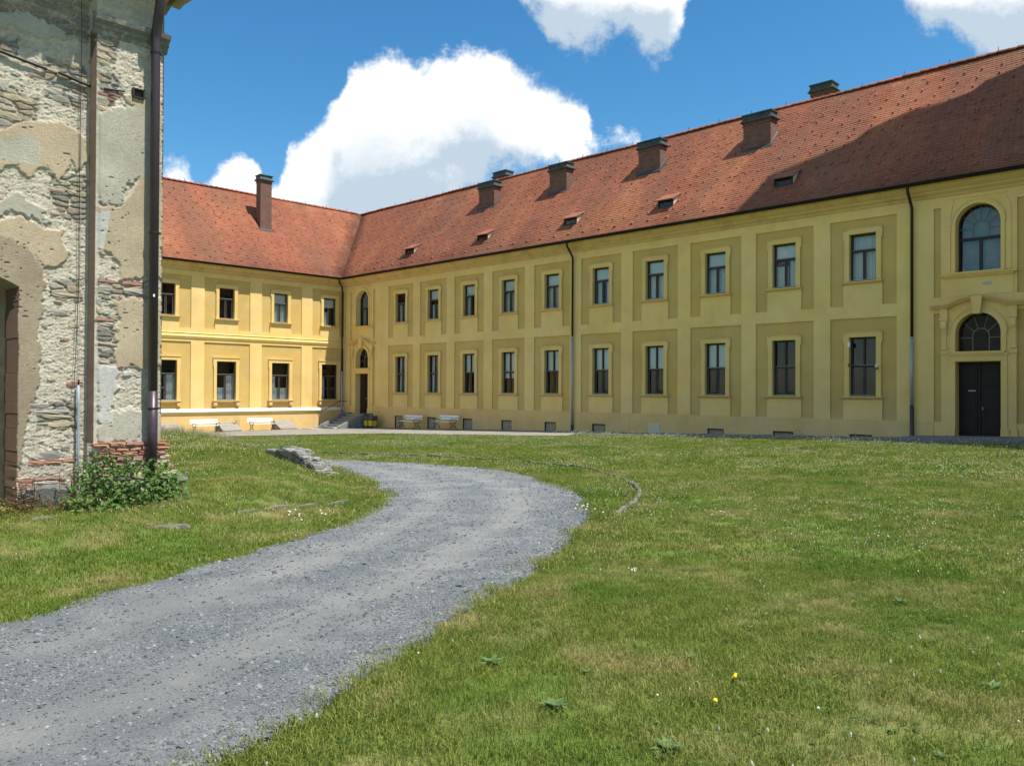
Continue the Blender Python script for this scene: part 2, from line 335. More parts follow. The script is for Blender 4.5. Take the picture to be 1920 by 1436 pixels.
def tile_mat():
    m = bpy.data.materials.new('weathered_clay_tile'); m.use_nodes = True; t = m.node_tree; b = t.nodes['Principled BSDF']; b.inputs['Roughness'].default_value = .85; b.inputs['Specular IOR Level'].default_value = .25
    a = nd(t, 'ShaderNodeVertexColor'); a.layer_name = 'Col'
    tcn = nd(t, 'ShaderNodeTexCoord'); mp = nd(t, 'ShaderNodeMapping'); lk(t, tcn.outputs['Object'], mp.inputs[0]); mp.inputs['Scale'].default_value = (.55, .16, .16)
    n = nd(t, 'ShaderNodeTexNoise'); n.inputs['Scale'].default_value = 1.0; n.inputs['Detail'].default_value = 7; n.inputs['Roughness'].default_value = .62; lk(t, mp.outputs[0], n.inputs['Vector'])
    c = mixc(t, smooth(t, n.outputs[0], .44, .72), a.outputs[0], (.19, .085, .05), 'MIX')
    n2 = nd(t, 'ShaderNodeTexNoise'); n2.inputs['Scale'].default_value = 2.2; n2.inputs['Detail'].default_value = 6; lk(t, tcn.outputs['Object'], n2.inputs['Vector'])
    h = nd(t, 'ShaderNodeHueSaturation'); lk(t, c, h.inputs['Color']); lk(t, mth(t, 'MULTIPLY_ADD', n2.outputs[0], .55, .74), h.inputs['Value']); lk(t, h.outputs[0], b.inputs['Base Color'])
    return m
MT['tile'] = tile_mat()

def leafmat(name, c1, c2, trans=.35, patchy=None, scale=2.0, rough=.6):
    m = bpy.data.materials.new(name); m.use_nodes = True; t = m.node_tree; t.nodes.clear()
    o = nd(t, 'ShaderNodeOutputMaterial'); g = nd(t, 'ShaderNodeNewGeometry'); a = nd(t, 'ShaderNodeVertexColor'); a.layer_name = 'Col'
    c = mixc(t, a.outputs[0], c1, c2)
    if patchy:
        def nz(sc, d=5):
            n = nd(t, 'ShaderNodeTexNoise'); n.inputs['Scale'].default_value = sc; n.inputs['Detail'].default_value = d; n.inputs['Roughness'].default_value = .6; lk(t, g.outputs['Position'], n.inputs['Vector']); return n.outputs[0]
        c = mixc(t, mth(t, 'MULTIPLY', smooth(t, nz(scale), .47, .69), .85), c, patchy[0])
        c = mixc(t, mth(t, 'MULTIPLY', smooth(t, nz(scale * .37), .50, .64), .75), c, patchy[1])
        h = nd(t, 'ShaderNodeHueSaturation'); lk(t, c, h.inputs['Color']); lk(t, mth(t, 'MULTIPLY_ADD', nz(scale * 4), .9, .55), h.inputs['Value']); c = h.outputs[0]
    d = nd(t, 'ShaderNodeBsdfPrincipled'); d.inputs['Roughness'].default_value = rough; d.inputs['Specular IOR Level'].default_value = .3 if rough < .5 else .08; lk(t, c, d.inputs['Base Color'])
    tr = nd(t, 'ShaderNodeBsdfTranslucent'); lk(t, mixc(t, .5, c, (.35, .42, .06), 'MULTIPLY') if False else c, tr.inputs[0])
    mx = nd(t, 'ShaderNodeMixShader'); mx.inputs[0].default_value = trans; lk(t, d.outputs[0], mx.inputs[1]); lk(t, tr.outputs[0], mx.inputs[2]); lk(t, mx.outputs[0], o.inputs[0])
    return m
MT['grass'] = leafmat('lawn_grass_blades', (.15, .21, .034), (.32, .345, .085), .35, ((.42, .36, .15), (.13, .22, .03)), 1.1)
MT['leaf'] = leafmat('bramble_leaf', (.06, .13, .025), (.15, .25, .06), .3, rough=.45)
MT['yleaf'] = leafmat('yellow_green_weed_leaf', (.16, .19, .04), (.27, .26, .06), .35)
MT['dry'] = leafmat('dry_red_brown_weed', (.20, .085, .035), (.33, .17, .07), .3)
MT['weed'] = leafmat('blue_green_rosette_leaf', (.085, .155, .05), (.16, .24, .095), .25)
MT['hay'] = leafmat('dry_pale_stalk', (.36, .32, .19), (.48, .44, .28), .3)
MT['flower'] = mat('white_flower', (.72, .72, .62), .8)
MT['seedhead'] = mat('pale_seed_head', (.46, .45, .34), .9)
MT['yflower'] = mat('yellow_flower', (.75, .50, .02), .7)
def ground_mat(name, cols, sc, bump, bsc, dust=None):
    m = bpy.data.materials.new(name); m.use_nodes = True; t = m.node_tree; b = t.nodes['Principled BSDF']; b.inputs['Roughness'].default_value = .95; b.inputs['Specular IOR Level'].default_value = .15
    g = nd(t, 'ShaderNodeNewGeometry')
    def nz(s, d=8, r=.6):
        n = nd(t, 'ShaderNodeTexNoise'); n.inputs['Scale'].default_value = s; n.inputs['Detail'].default_value = d; n.inputs['Roughness'].default_value = r; lk(t, g.outputs['Position'], n.inputs['Vector']); return n.outputs[0]
    c = mixc(t, smooth(t, nz(sc), .4, .62), cols[0], cols[1]); c = mixc(t, smooth(t, nz(sc * .33), .48, .66), c, cols[2])
    if dust:
        a = nd(t, 'ShaderNodeVertexColor'); a.layer_name = 'Dust'; c = mixc(t, mth(t, 'MULTIPLY', a.outputs[0], .36), c, dust)
    h = nd(t, 'ShaderNodeHueSaturation'); lk(t, c, h.inputs['Color']); lk(t, mth(t, 'MULTIPLY_ADD', nz(bsc, 4, .8), 1.3, .35), h.inputs['Value']); lk(t, h.outputs[0], b.inputs['Base Color'])
    bp = nd(t, 'ShaderNodeBump'); bp.inputs['Strength'].default_value = bump; bp.inputs['Distance'].default_value = .02; lk(t, nz(bsc, 4, .8), bp.inputs['Height']); lk(t, bp.outputs[0], b.inputs['Normal'])
    return m
MT['soil'] = ground_mat('lawn_soil', ((.105, .165, .03), (.19, .185, .065), (.105, .175, .03)), 1.1, .8, 45)
MT['gravel'] = ground_mat('slate_gravel', ((.15, .166, .172), (.225, .234, .23), (.175, .188, .19)), 1.6, 1., 60, (.32, .315, .28))
MT['yard'] = ground_mat('beige_yard_gravel', ((.23, .215, .18), (.29, .27, .22), (.20, .19, .165)), 1.2, .6, 30)
for i, c in enumerate([(.135, .148, .156), (.20, .21, .21), (.085, .092, .098), (.30, .30, .28)]): MT['peb%d' % i] = mat('slate_chip_%d' % i, c, .8, .2, 30)

# ------------------------------------------------------------------ terrain
L_EDGE = [(-30, -6), (-12, 1.5), (-6.5, 4.6), (-3.94, 6.32), (-3.64, 7.36), (-3.09, 8.81), (-2.46, 10.54), (-2.26, 12.87), (-2.34, 14.55), (-2.91, 16.9), (-4.0, 19.4), (-5.2, 22.4), (-6.6, 24.9), (-9., 26.6), (-18, 28.6), (-34, 31)]
R_EDGE = [(-24, -12), (-8, -3.5), (-2.5, 1.6), (-1.22, 3.77), (-.88, 4.61), (-.28, 6.42), (.28, 8.01), (.85, 9.8), (1.28, 12.0), (1.26, 15.2), (.0, 19.5), (-2.32, 22.32), (-5.29, 24.63), (-9.4, 28.4), (-18, 31.2), (-34, 34)]
ROAD = L_EDGE + R_EDGE[::-1]
BANK = L_EDGE + [(-90, 31), (-90, -6)]
def ground(x, y):
    x = np.asarray(x, float); y = np.asarray(y, float)
    z = .0199 * np.clip(x, -60, 60) - .0142 * np.clip(y, -40, 90)
    dl = dpoly(x, y, L_EDGE); ins = inpoly(x, y, BANK)
    tgt = np.interp(y, [6, 9, 11.5, 12.6, 20, 24, 30], [-.08, -.07, -.01, .08, .33, .40, .40])
    b = np.where(ins, sstep(np.where(y > 17, .45, .15), np.where(y > 17, 3.0, 2.6), dl), 0) * (tgt - z) * sstep(-2, 4, y)
    dr = dpoly(x, y, R_EDGE)
    edge = np.minimum(dl, dr); lump = .03 * (fbm(x * 1.3, y * 1.3, 3, 3) - .5) * sstep(.1, .8, edge)
    far = sstep(34, 30, np.hypot(x, y)); inr = inpoly(x, y, ROAD)
    return z + b + lump * far - np.where(inr, .09 * sstep(.1, .6, edge), 0)
gx = np.concatenate([[-700, -350, -180, -110, -70, -50, -40], np.arange(-33, 33, .3), [36, 42, 52, 70, 110, 180, 350, 700]])
gy = np.concatenate([[-500, -250, -120, -60, -30, -15, -8], np.arange(-4, 34, .3), np.arange(34, 66, 1.0), [70, 80, 100, 140, 220, 400, 700]])
X, Y = np.meshgrid(gx, gy); nx, ny = len(gx), len(gy)
Vg = np.stack([X.ravel(), Y.ravel(), ground(X.ravel(), Y.ravel())], 1)
ii = (np.arange(ny - 1)[:, None] * nx + np.arange(nx - 1)[None, :]).ravel()
tag(link('lawn', npmesh('lawn', Vg, np.stack([ii, ii + 1, ii + nx + 1, ii + nx], 1), MT['soil'], True)), kind='structure')

def resample(pts, n):
    p = np.array(pts, float); s = np.concatenate([[0], np.cumsum(np.hypot(*np.diff(p, axis=0).T))]); u = np.linspace(0, s[-1], n)
    # smooth a little so that the bend is round
    x = np.interp(u, s, p[:, 0]); y = np.interp(u, s, p[:, 1])
    for _ in range(6): x[1:-1] = (x[:-2] + 2 * x[1:-1] + x[2:]) / 4; y[1:-1] = (y[:-2] + 2 * y[1:-1] + y[2:]) / 4
    return np.stack([x, y], 1)
# match the two edges by index so the strip follows the bend
def dens(pts, k):
    o = []
    for a, b in zip(pts[:-1], pts[1:]):
        for i in range(k): o.append((a[0] + (b[0] - a[0]) * i / k, a[1] + (b[1] - a[1]) * i / k))
    o.append(pts[-1]); p = np.array(o)
    for _ in range(10): p[1:-1] = (p[:-2] + 2 * p[1:-1] + p[2:]) / 4
    return p
le, re_ = dens(L_EDGE, 20), dens(R_EDGE, 20)
def jag(p, amp, sd):
    t_ = np.gradient(p, axis=0); t_ /= np.hypot(t_[:, 0], t_[:, 1])[:, None]; n_ = (fbm(p[:, 0] * 2.1, p[:, 1] * 2.1, 4, sd, .7) - .5) * 2 * amp
    p[:, 0] += -t_[:, 1] * n_; p[:, 1] += t_[:, 0] * n_
jag(le, .17, 5); jag(re_, .09, 6)
NW = 28; w = np.linspace(0, 1, NW)
XY = le[:, None, :] * (1 - w)[None, :, None] + re_[:, None, :] * w[None, :, None]
xr, yr = XY[..., 0].ravel(), XY[..., 1].ravel(); wr = np.tile(w, len(le))
zr = .0199 * np.clip(xr, -60, 60) - .0142 * np.clip(yr, -40, 90) + .03 - .022 * (np.exp(-((wr - .30) / .07) ** 2) + np.exp(-((wr - .68) / .07) ** 2)) + .02 * (fbm(xr * 2, yr * 2, 3, 8) - .5)
zr = np.where((wr < .01) | (wr > .99), zr - .06, zr)
from mathutils.kdtree import KDTree
RKD = KDTree(len(xr))
for i_, (a_, b_) in enumerate(zip(xr, yr)): RKD.insert((a_, b_, 0), i_)
RKD.balance()
n0 = len(le); ii = (np.arange(n0 - 1)[:, None] * NW + np.arange(NW - 1)[None, :]).ravel()
rm = npmesh('gravel_road', np.stack([xr, yr, zr], 1), np.stack([ii, ii + 1, ii + NW + 1, ii + NW], 1), MT['gravel'], True)
dust = np.exp(-((wr - .30 + .05 * (fbm(xr * .7, yr * .7, 2, 9) - .5)) / .08) ** 2) + np.exp(-((wr - .68 + .05 * (fbm(xr * .7, yr * .7, 2, 10) - .5)) / .08) ** 2); dust = np.clip(dust * (.35 + .9 * fbm(xr * 1.5, yr * 1.5, 3, 11)), 0, 1)
setcol(rm, 'Dust', np.repeat(dust[:, None], 3, 1)); tag(link('gravel_road', rm), kind='structure')

# beige gravel yard in front of the two wings, and the shaded paved walk along the right wing
yd = [RP(-1, .2), RP(23, .2), RP(26, -4.6), RP(24, -5.2), RP(19.5, -6.0), RP(13.4, -6.8), RP(11.2, -9.4), RP(8.5, -13), RP(3.2, -16), RP(-.3, -18)]
yp = [(p[0], p[1]) for p in yd]
def sheet(poly, name, m, dz, step=.6):
    xs = np.arange(min(p[0] for p in poly), max(p[0] for p in poly), step); ys = np.arange(min(p[1] for p in poly), max(p[1] for p in poly), step)
    X, Y = np.meshgrid(xs, ys); ok = inpoly(X + .15 * (fbm(X * 1.5, Y * 1.5, 2, 2) - .5), Y, poly); idx = np.arange(X.size).reshape(X.shape)
    q = ok[:-1, :-1] & ok[1:, :-1] & ok[:-1, 1:] & ok[1:, 1:]
    F = np.stack([idx[:-1, :-1][q], idx[:-1, 1:][q], idx[1:, 1:][q], idx[1:, :-1][q]], 1); used, inv = np.unique(F, return_inverse=True)
    V = np.stack([X.ravel(), Y.ravel(), ground(X.ravel(), Y.ravel()) + dz], 1)[used]
    return tag(link(name, npmesh(name, V, inv.reshape(F.shape), m, True)), kind='structure')
sheet(yp, 'gravel_yard', MT['yard'], .03, .35)

pav = empty('pavement', C, -YAW, kind='structure')
sm = MB().box(-.49, .49, -.49, .49, -.12, .03).mesh('paving_slab', MT['slab'])
def slab(t, d, sx, sy, dz=0.):
    p = RP(t, d); o = link('paving_slab', sm, pav, (t, d, float(ground(p[0], p[1])) + dz + random.uniform(-.008, .008)))
    o.rotation_euler = (-.014 * 0, -.0235, random.uniform(-.01, .01)); o.scale = (sx, sy, 1)
for i in range(36):
    for j in range(3): slab(4.2 + i, -.42 - .8 * j, 1., .8, 0)
for i in range(6):
    for j in range(3): slab(40.3 + i * 1.05, -.5 - .95 * j, 1.05, .95, .09)
kb = MB().box(-.52, .52, -.08, .08, -.2, .1).mesh('kerb_stone', MT['slab'])
for i in range(6):
    p = RP(40.3 + i * 1.05, -2.95); link('kerb_stone', kb, pav, (40.3 + i * 1.05, -2.95, float(ground(p[0], p[1])) + .03))

# ------------------------------------------------------------------ the L-shaped building
B = empty('palace_building', C, -YAW, label='long yellow two-storey palace with steep red tiled roofs round the courtyard', cat='building')
HALF = math.pi / 2
def part(name, me, wing='R', loc=(0, 0, 0), parent=None):
    if parent is None: return link(name, me, B, loc if wing == 'R' else (-loc[1], loc[0], loc[2]), None if wing == 'R' else HALF)
    return link(name, me, parent, loc)
def cells(tb, zb, fn):
    """facade of rectangular fields at different depths: fn(t,z)->(depth, material) or None for an opening"""
    tb = sorted(set(round(x, 4) for x in tb)); zb = sorted(set(round(x, 4) for x in zb)); mb = MB()
    nt, nz = len(tb) - 1, len(zb) - 1
    G = [[fn((tb[i] + tb[i + 1]) / 2, (zb[j] + zb[j + 1]) / 2) for j in range(nz)] for i in range(nt)]
    for i in range(nt):
        for j in range(nz):
            dep, m, hole = G[i][j]; x0, x1, z0, z1 = tb[i], tb[i + 1], zb[j], zb[j + 1]
            if not hole: mb.quad((x0, dep, z0), (x1, dep, z0), (x1, dep, z1), (x0, dep, z1), m)
            for (a, b, s) in ((i + 1, j, 'x'), (i, j + 1, 'z')):
                if a >= nt or b >= nz: continue
                d2, m2, h2 = G[a][b]
                if abs(d2 - dep) < 1e-6: continue
                mm = m if d2 > dep else m2
                if s == 'x':
                    q = [(x1, dep, z0), (x1, d2, z0), (x1, d2, z1), (x1, dep, z1)]
                else:
                    q = [(x0, dep, z1), (x1, dep, z1), (x1, d2, z1), (x0, d2, z1)]
                mb.add(q, [(0, 1, 2, 3)], mm)
    return mb
REV = .24; PREV = .46
PC = [6.794 + 3.431 * i for i in range(5)] + [23.992 + 3.415 * i for i in range(5)]     # panel centres, right wing
POR = [2.39, 41.92]                                                                     # portal centres
CEL = [(6.28, 7.16, -1.6), (9.74, 10.60, -1.6), (13.19, 14.06, -1.6), (16.60, 17.44, -1.6), (20.05, 20.90, -1.6), (23.47, 24.36, -1.6), (30.44, 31.31, -1.6), (33.75, 34.69, -1.6), (37.14, 38.06, -1.6)]
tb = [-.0, 46.]; zb = [-2.2, .30, .53, 1.40, 1.46, 3.92, 4.70, 5.22, 6.02, 6.20, 8.18, 8.78, 9.95, -.08, 3.21, 4.66, 2.82, 8.76, 5.3]
for c in PC: tb += [c - 1.347, c - .79, c - .545, c + .545, c + .79, c + 1.347]
for a, b, z in CEL: tb += [a, b]
for p in POR: tb += [p - 1.54, p - 1.28, p - .765, p + .765, p + 1.28, p + 1.54]
def fR(t, z):
    for p in POR:
        if abs(t - p) < 1.54:
            a = abs(t - p)
            if a < .765 and (-.08 < z < 2.82 or 3.21 < z < 4.66 or 6.20 < z < 8.76): return (PREV, 0, True)
            if a > 1.28 and 5.3 < z < 8.76: return (.065, 1, False)
            if a > 1.28 and .53 < z < 4.70: return (.065, 1, False)
            return (0, 0, False)
    for a, b, zz in CEL:
        if a < t < b and z < -.08: return (.03, 3, False)
    if z < .30: return (-.045, 2, False)
    if z < .53: return (-.025, 2, False)
    for c in PC:
        a = abs(t - c)
        if a < 1.347:
            if a < .545 and (1.46 < z < 3.92 or 6.20 < z < 8.18): return (REV, 0, True)
            if z < 4.70: return (0, 0, False) if (a < .79 and z < 1.46) else (.065, 1, False)
            if 5.22 < z < 8.78: return (0, 0, False) if (a < .79 and z < 6.20) else (.065, 1, False)
    return (0, 0, False)
WM = [MT['yellow'], MT['rough'], MT['plinth'], MT['board']]
part('wall', cells(tb, zb, fR).mesh('facade', WM))
LC = [1.15 + 3.93 * i for i in range(4)]                                               # window centres, left wing (distance from corner)
LP = [(-.4, 2.6), (3.46, 6.515), (7.37, 10.52), (11.4, 14.4)]
tbl = [0, -24]; zbl = [-2.2, .10, .40, .53, .92, 3.48, 4.68, 5.22, 5.52, 6.02, 6.24, 8.27, 8.86, 9.95]
for c, (a, b) in zip(LC, LP):
    tbl += [-c - .665, -c + .665, -c - .53, -c + .53, -c - .81, -c + .81, -max(a, 0), -b]
def fL(x, z):
    t = -x
    if z < .10: return (-.05, 2, False)
    for c, (a, b) in zip(LC, LP):
        if a < t < b:
            q = abs(t - c)
            if (q < .665 and .92 < z < 3.48) or (q < .53 and 6.24 < z < 8.27): return (REV, 0, True)
            if .40 < z < 4.68: return (.065, 1, False)
            if 5.52 < z < 8.86: return (0, 0, False) if (q < .81 and z < 6.24) else (.065, 1, False)
    return (0, 0, False)
part('wall', cells(tbl, zbl, fL).mesh('facade', WM), 'L')
# hidden outer walls closing the volume
A_, ZR, ZE, OV = 5.0, 16.0, 9.74, .55
mb = MB(); mb.quad((46, 0, -2), (46, 2 * A_, -2), (46, 2 * A_, 9.9), (46, 0, 9.9)); mb.quad((46, 2 * A_, -2), (-2 * A_, 2 * A_, -2), (-2 * A_, 2 * A_, 9.9), (46, 2 * A_, 9.9))
mb.quad((-2 * A_, 2 * A_, -2), (-2 * A_, -24, -2), (-2 * A_, -24, 9.9), (-2 * A_, 2 * A_, 9.9)); mb.quad((0, -24, -2), (0, -24, 9.9), (-2 * A_, -24, 9.9), (-2 * A_, -24, -2))
part('outer_wall', mb.mesh('outer_wall', MT['yellow']))
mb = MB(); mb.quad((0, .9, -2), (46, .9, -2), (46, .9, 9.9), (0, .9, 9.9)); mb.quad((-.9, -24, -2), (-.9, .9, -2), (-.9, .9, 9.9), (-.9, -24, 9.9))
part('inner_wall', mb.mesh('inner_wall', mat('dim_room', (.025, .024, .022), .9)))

# cornice under the eaves, string course, plinth ledge
cor = [(.01, 9.16), (-.05, 9.18), (-.05, 9.26), (-.10, 9.30), (-.16, 9.34), (-.16, 9.42), (-.24, 9.47), (-.33, 9.55), (-.38, 9.66), (-.46, 9.70), (-.46, 9.80)]
part('cornice', MB().sweep_x(cor[::-1], -.46, 46, 0).mesh('cornice', MT['corn']))
part('cornice', MB().sweep_x(cor[::-1], -24, .46, 0).mesh('cornice', MT['corn']), 'L')
st = [(.0, 4.86), (-.05, 4.88), (-.05, 4.93), (-.09, 4.98), (-.09, 5.06), (-.04, 5.10), (-.04, 5.20), (-.07, 5.22), (.0, 5.26)]
part('string_course', MB().sweep_x(st[::-1], -24, 0, 0).mesh('string_course', MT['yellow']), 'L')
pl = [(-.05, .0), (-.08, .02), (-.08, .08), (-.13, .14), (-.15, .20)]
part('plinth_moulding', MB().sweep_x(pl[::-1], -24, 0, 0).mesh('plinth_moulding', MT['yellow']), 'L')
part('plinth_ledge', MB().sweep_x([(-.17, .19), (-.17, .235), (0.0, .40)][::-1], -24, 0, 0).mesh('plinth_ledge', MT['sillw']), 'L')

# ---- windows
def frame_mesh(w, h, kind, y):
    mb = MB(); f = .075; fy0, fy1 = y - .05, y + .04
    mb.box(-w, -w + f, fy0, fy1, 0, h); mb.box(w - f, w, fy0, fy1, 0, h); mb.box(-w + f, w - f, fy0, fy1, 0, f, 1); mb.box(-w + f, w - f, fy0, fy1, h - f, h)
    zt = {'up': h * .655, 'low': h * .52, 'lup': h * .655, 'llow': h * .66}[kind]
    mb.box(-w + f, w - f, fy0 - .03, fy1, zt - .05, zt + .045); mb.box(-w + f, w - f, fy0 - .045, fy0 - .03, zt + .02, zt + .05, 1)
    mb.box(-.045, .045, fy0 - .012, fy1, f, zt - .05)
    if kind == 'low': mb.box(-.04, .04, fy0, fy1, zt + .045, h - f)
    panes = []
    if kind == 'llow':
        zc = zt * .49; mb.box(-w + f, -.045, fy0 + .01, fy1, zc - .016, zc + .016, 1); mb.box(.045, w - f, fy0 + .01, fy1, zc - .016, zc + .016, 1)
    for s in (-1, 1):                                  # light worn inner edges of the sashes
        a, b = sorted((s * .045, s * (w - f)))
        mb.box(a, a + .02, fy0 + .02, fy0 + .03, f, zt - .05, 1); mb.box(b - .02, b, fy0 + .02, fy0 + .03, f, zt - .05, 1)
        panes.append((a, b, f, zt - .05))
        if kind == 'low': panes.append((a, b, zt + .045, h - f))
    if kind != 'low': panes.append((-w + f, w - f, zt + .045, h - f))
    return mb.mesh('window_frame', [MT['frame'], MT['framel']]), panes, zt
def curtain_mesh(a, b, z0, z1, y, amp=.025, wl=.11, name='curtain', m='curtain'):
    n = max(6, int((b - a) / .02)); xs = np.linspace(a, b, n); V = []; ph = random.random() * 6
    for x in xs:
        yy = y + amp * math.sin(x / wl * 6.283 + ph) + amp * .5 * math.sin(x / wl * 2.9 + ph * 2); V += [(x, yy, z0), (x, yy * 1.0 + amp * .3, z1)]
    return MB().add(V, [(2 * i, 2 * i + 2, 2 * i + 3, 2 * i + 1) for i in range(n - 1)]).mesh(name, MT[m], True)
def surround_mesh(w, h, ear=True, lower=False):
    a, t = w + .20, .035; e = .05; zt = h + .22
    out = [(-a, 0), (-w, 0), (-w, h), (w, h), (w, 0), (a, 0), (a, h - .25)] + ([(a + e, h - .25), (a + e, zt - .07), (a + e - .12, zt - .03), (a + e - .17, zt + .02), (-a - e + .17, zt + .02), (-a - e + .12, zt - .03), (-a - e, zt - .07), (-a - e, h - .25)] if ear else [(a, zt), (-a, zt)]) + [(-a, h - .25)]
    # split into non-concave pieces
    mb = MB(); y0, y1 = -.02, .05
    mb.box(-a, -w, y0, y1, 0, h); mb.box(w, a, y0, y1, 0, h)
    if ear:
        mb.prism([(-a - e, h - .22), (-a - .001, h - .22), (-a - .001, h), (-a - e, h)], y0, y1); mb.prism([(a + .001, h - .22), (a + e, h - .22), (a + e, h), (a + .001, h)], y0, y1)
        mb.prism([(-a - e, h + .001), (a + e, h + .001), (a + e, zt - .06), (a + e - .10, zt - .05), (a + e - .15, zt), (-a - e + .15, zt), (-a - e + .10, zt - .05), (-a - e, zt - .06)], y0, y1)
        mb.prism([(-a - e, zt - .055), (-a - e + .10, zt - .045), (-a - e + .15, zt + .005), (a + e - .15, zt + .005), (a + e - .10, zt - .045), (a + e, zt - .055), (a + e, zt - .03), (a + e - .09, zt - .02), (a + e - .14, zt + .03), (-a - e + .14, zt + .03), (-a - e + .09, zt - .02), (-a - e, zt - .03)], y0 - .03, y1)
    else:
        mb.box(-a, a, y0, y1, h + .001, zt); mb.box(-a - .05, a + .05, y0 - .04, y1, zt + .001, zt + .05)
        mb.prism([(-a - .045, h - .32), (-a - .001, h - .32), (-a - .001, zt), (-a - .045, zt)], y0, y1); mb.prism([(a + .001, h - .32), (a + .045, h - .32), (a + .045, zt), (a + .001, zt)], y0, y1)
    return mb.mesh('window_surround', MT['surr'])
def sill_mesh(w, consoles=False):
    mb = MB(); a = w + .28
    mb.sweep_x([(.24, .05), (-.15, .015), (-.15, -.03), (-.11, -.06), (-.06, -.09), (.06, -.12)], -a, a, 0)
    mb.add([(s * a, y, z) for s in (-1, 1) for y, z in ((.24, .05), (-.15, .015), (-.15, -.03), (-.11, -.06), (-.06, -.09), (.06, -.12))], [(0, 1, 2, 3, 4, 5), (11, 10, 9, 8, 7, 6)])
    mb.box(-w, w, -.155, .2, .048, .058, 1)
    if consoles:
        for s in (-1, 1):
            c = s * (a - .17)
            mb.prism([(c - .12, -.12), (c - .10, -.2), (c - .12, -.23), (c - .09, -.33), (c + .09, -.33), (c + .12, -.23), (c + .10, -.2), (c + .12, -.12)][::1], -.12, .05)
    return mb.mesh('window_sill', [MT['sill'], MT['sillw']])
KM = {}
def kit(kind):
    if kind in KM: return KM[kind]
    w, h = {'up': (.545, 1.98), 'low': (.545, 2.46), 'lup': (.53, 2.03), 'llow': (.665, 2.56)}[kind]
    fm, panes, zt = frame_mesh(w, h, kind, REV)
    pm = [MB().quad((a, REV, z0), (b, REV, z0), (b, REV, z1), (a, REV, z1)).mesh('window_pane', MT['glass']) for a, b, z0, z1 in panes]
    KM[kind] = (w, h, fm, pm, zt, surround_mesh(w, h, kind != 'llow'), sill_mesh(w, kind == 'llow')); return KM[kind]
def window(wing, kind, x, z, cur):
    w, h, fm, pm, zt, su, si = kit(kind)
    o = part('window', fm, wing, (x, 0, z))
    link('surround', su, o); link('sill', si, o)
    for m in pm: link('pane', m, o)
    y = REV + .14
    for c in cur:
        if c == 'full': link('curtain', curtain_mesh(-w + .02, w - .02, .0, zt - .02, y), o)
        if c == 'all': link('curtain', curtain_mesh(-w + .02, w - .02, .0, h - .02, y), o)
        if c == 'top': link('blind', curtain_mesh(-w + .02, w - .02, zt - .05, h - .02, y - .11, .004, .3, 'blind'), o)
        if c == 'low75': link('blind', curtain_mesh(-w + .02, w - .02, zt - .35, h - .02, y - .11, .004, .3, 'blind'), o)
        if c == 'l': link('curtain', curtain_mesh(-w + .02, -w * .35, .0, zt, y), o)
        if c == 'r': link('curtain', curtain_mesh(w * .2, w - .02, .0, zt, y), o)
        if c == 'rd': link('curtain', curtain_mesh(w * .45, w - .02, .0, zt, y, .03, .12, 'drape', 'drape'), o)
        if c == 'net': link('curtain', curtain_mesh(-w + .02, w - .02, .0, zt * .5, y, .03, .1), o)
        if c == 'half': link('curtain', curtain_mesh(-w + .02, w * .1, .0, zt * .8, y), o)
    return o
UPC = [('full',), ('top', 'half', 'rd'), ('top', 'l', 'rd'), ('top', 'full'), ('top', 'full'), ('top', 'l', 'r'), ('top', 'full'), ('top', 'full'), ('top', 'half', 'r'), ('all',)]
LOC = [('all',), ('all',), ('top', 'rd'), ('low75',), ('top',), ('top',), ('top',), ('top',), (), ()]
for c, a, b in zip(PC, UPC, LOC): window('R', 'up', c, 6.20, a); window('R', 'low', c, 1.46, b)
for c, a, b in zip(LC, [('top', 'half'), ('top', 'full'), (), ()], [('l',), ('net', 'l'), ('net', 'r'), ('r',)]): window('L', 'lup', -c, 6.24, a); window('L', 'llow', -c, .92, b)

# cellar openings: dark frames round the boards
for i, (a, b, _) in enumerate(CEL):
    mb = MB(); mb.box(a - .0, a + .05, -.02, .028, -1.5, -.08); mb.box(b - .05, b, -.02, .028, -1.5, -.08); mb.box(a + .05, b - .05, -.02, .028, -.14, -.08)
    part('cellar_window', mb.mesh('cellar_window_frame', MT['frame']))

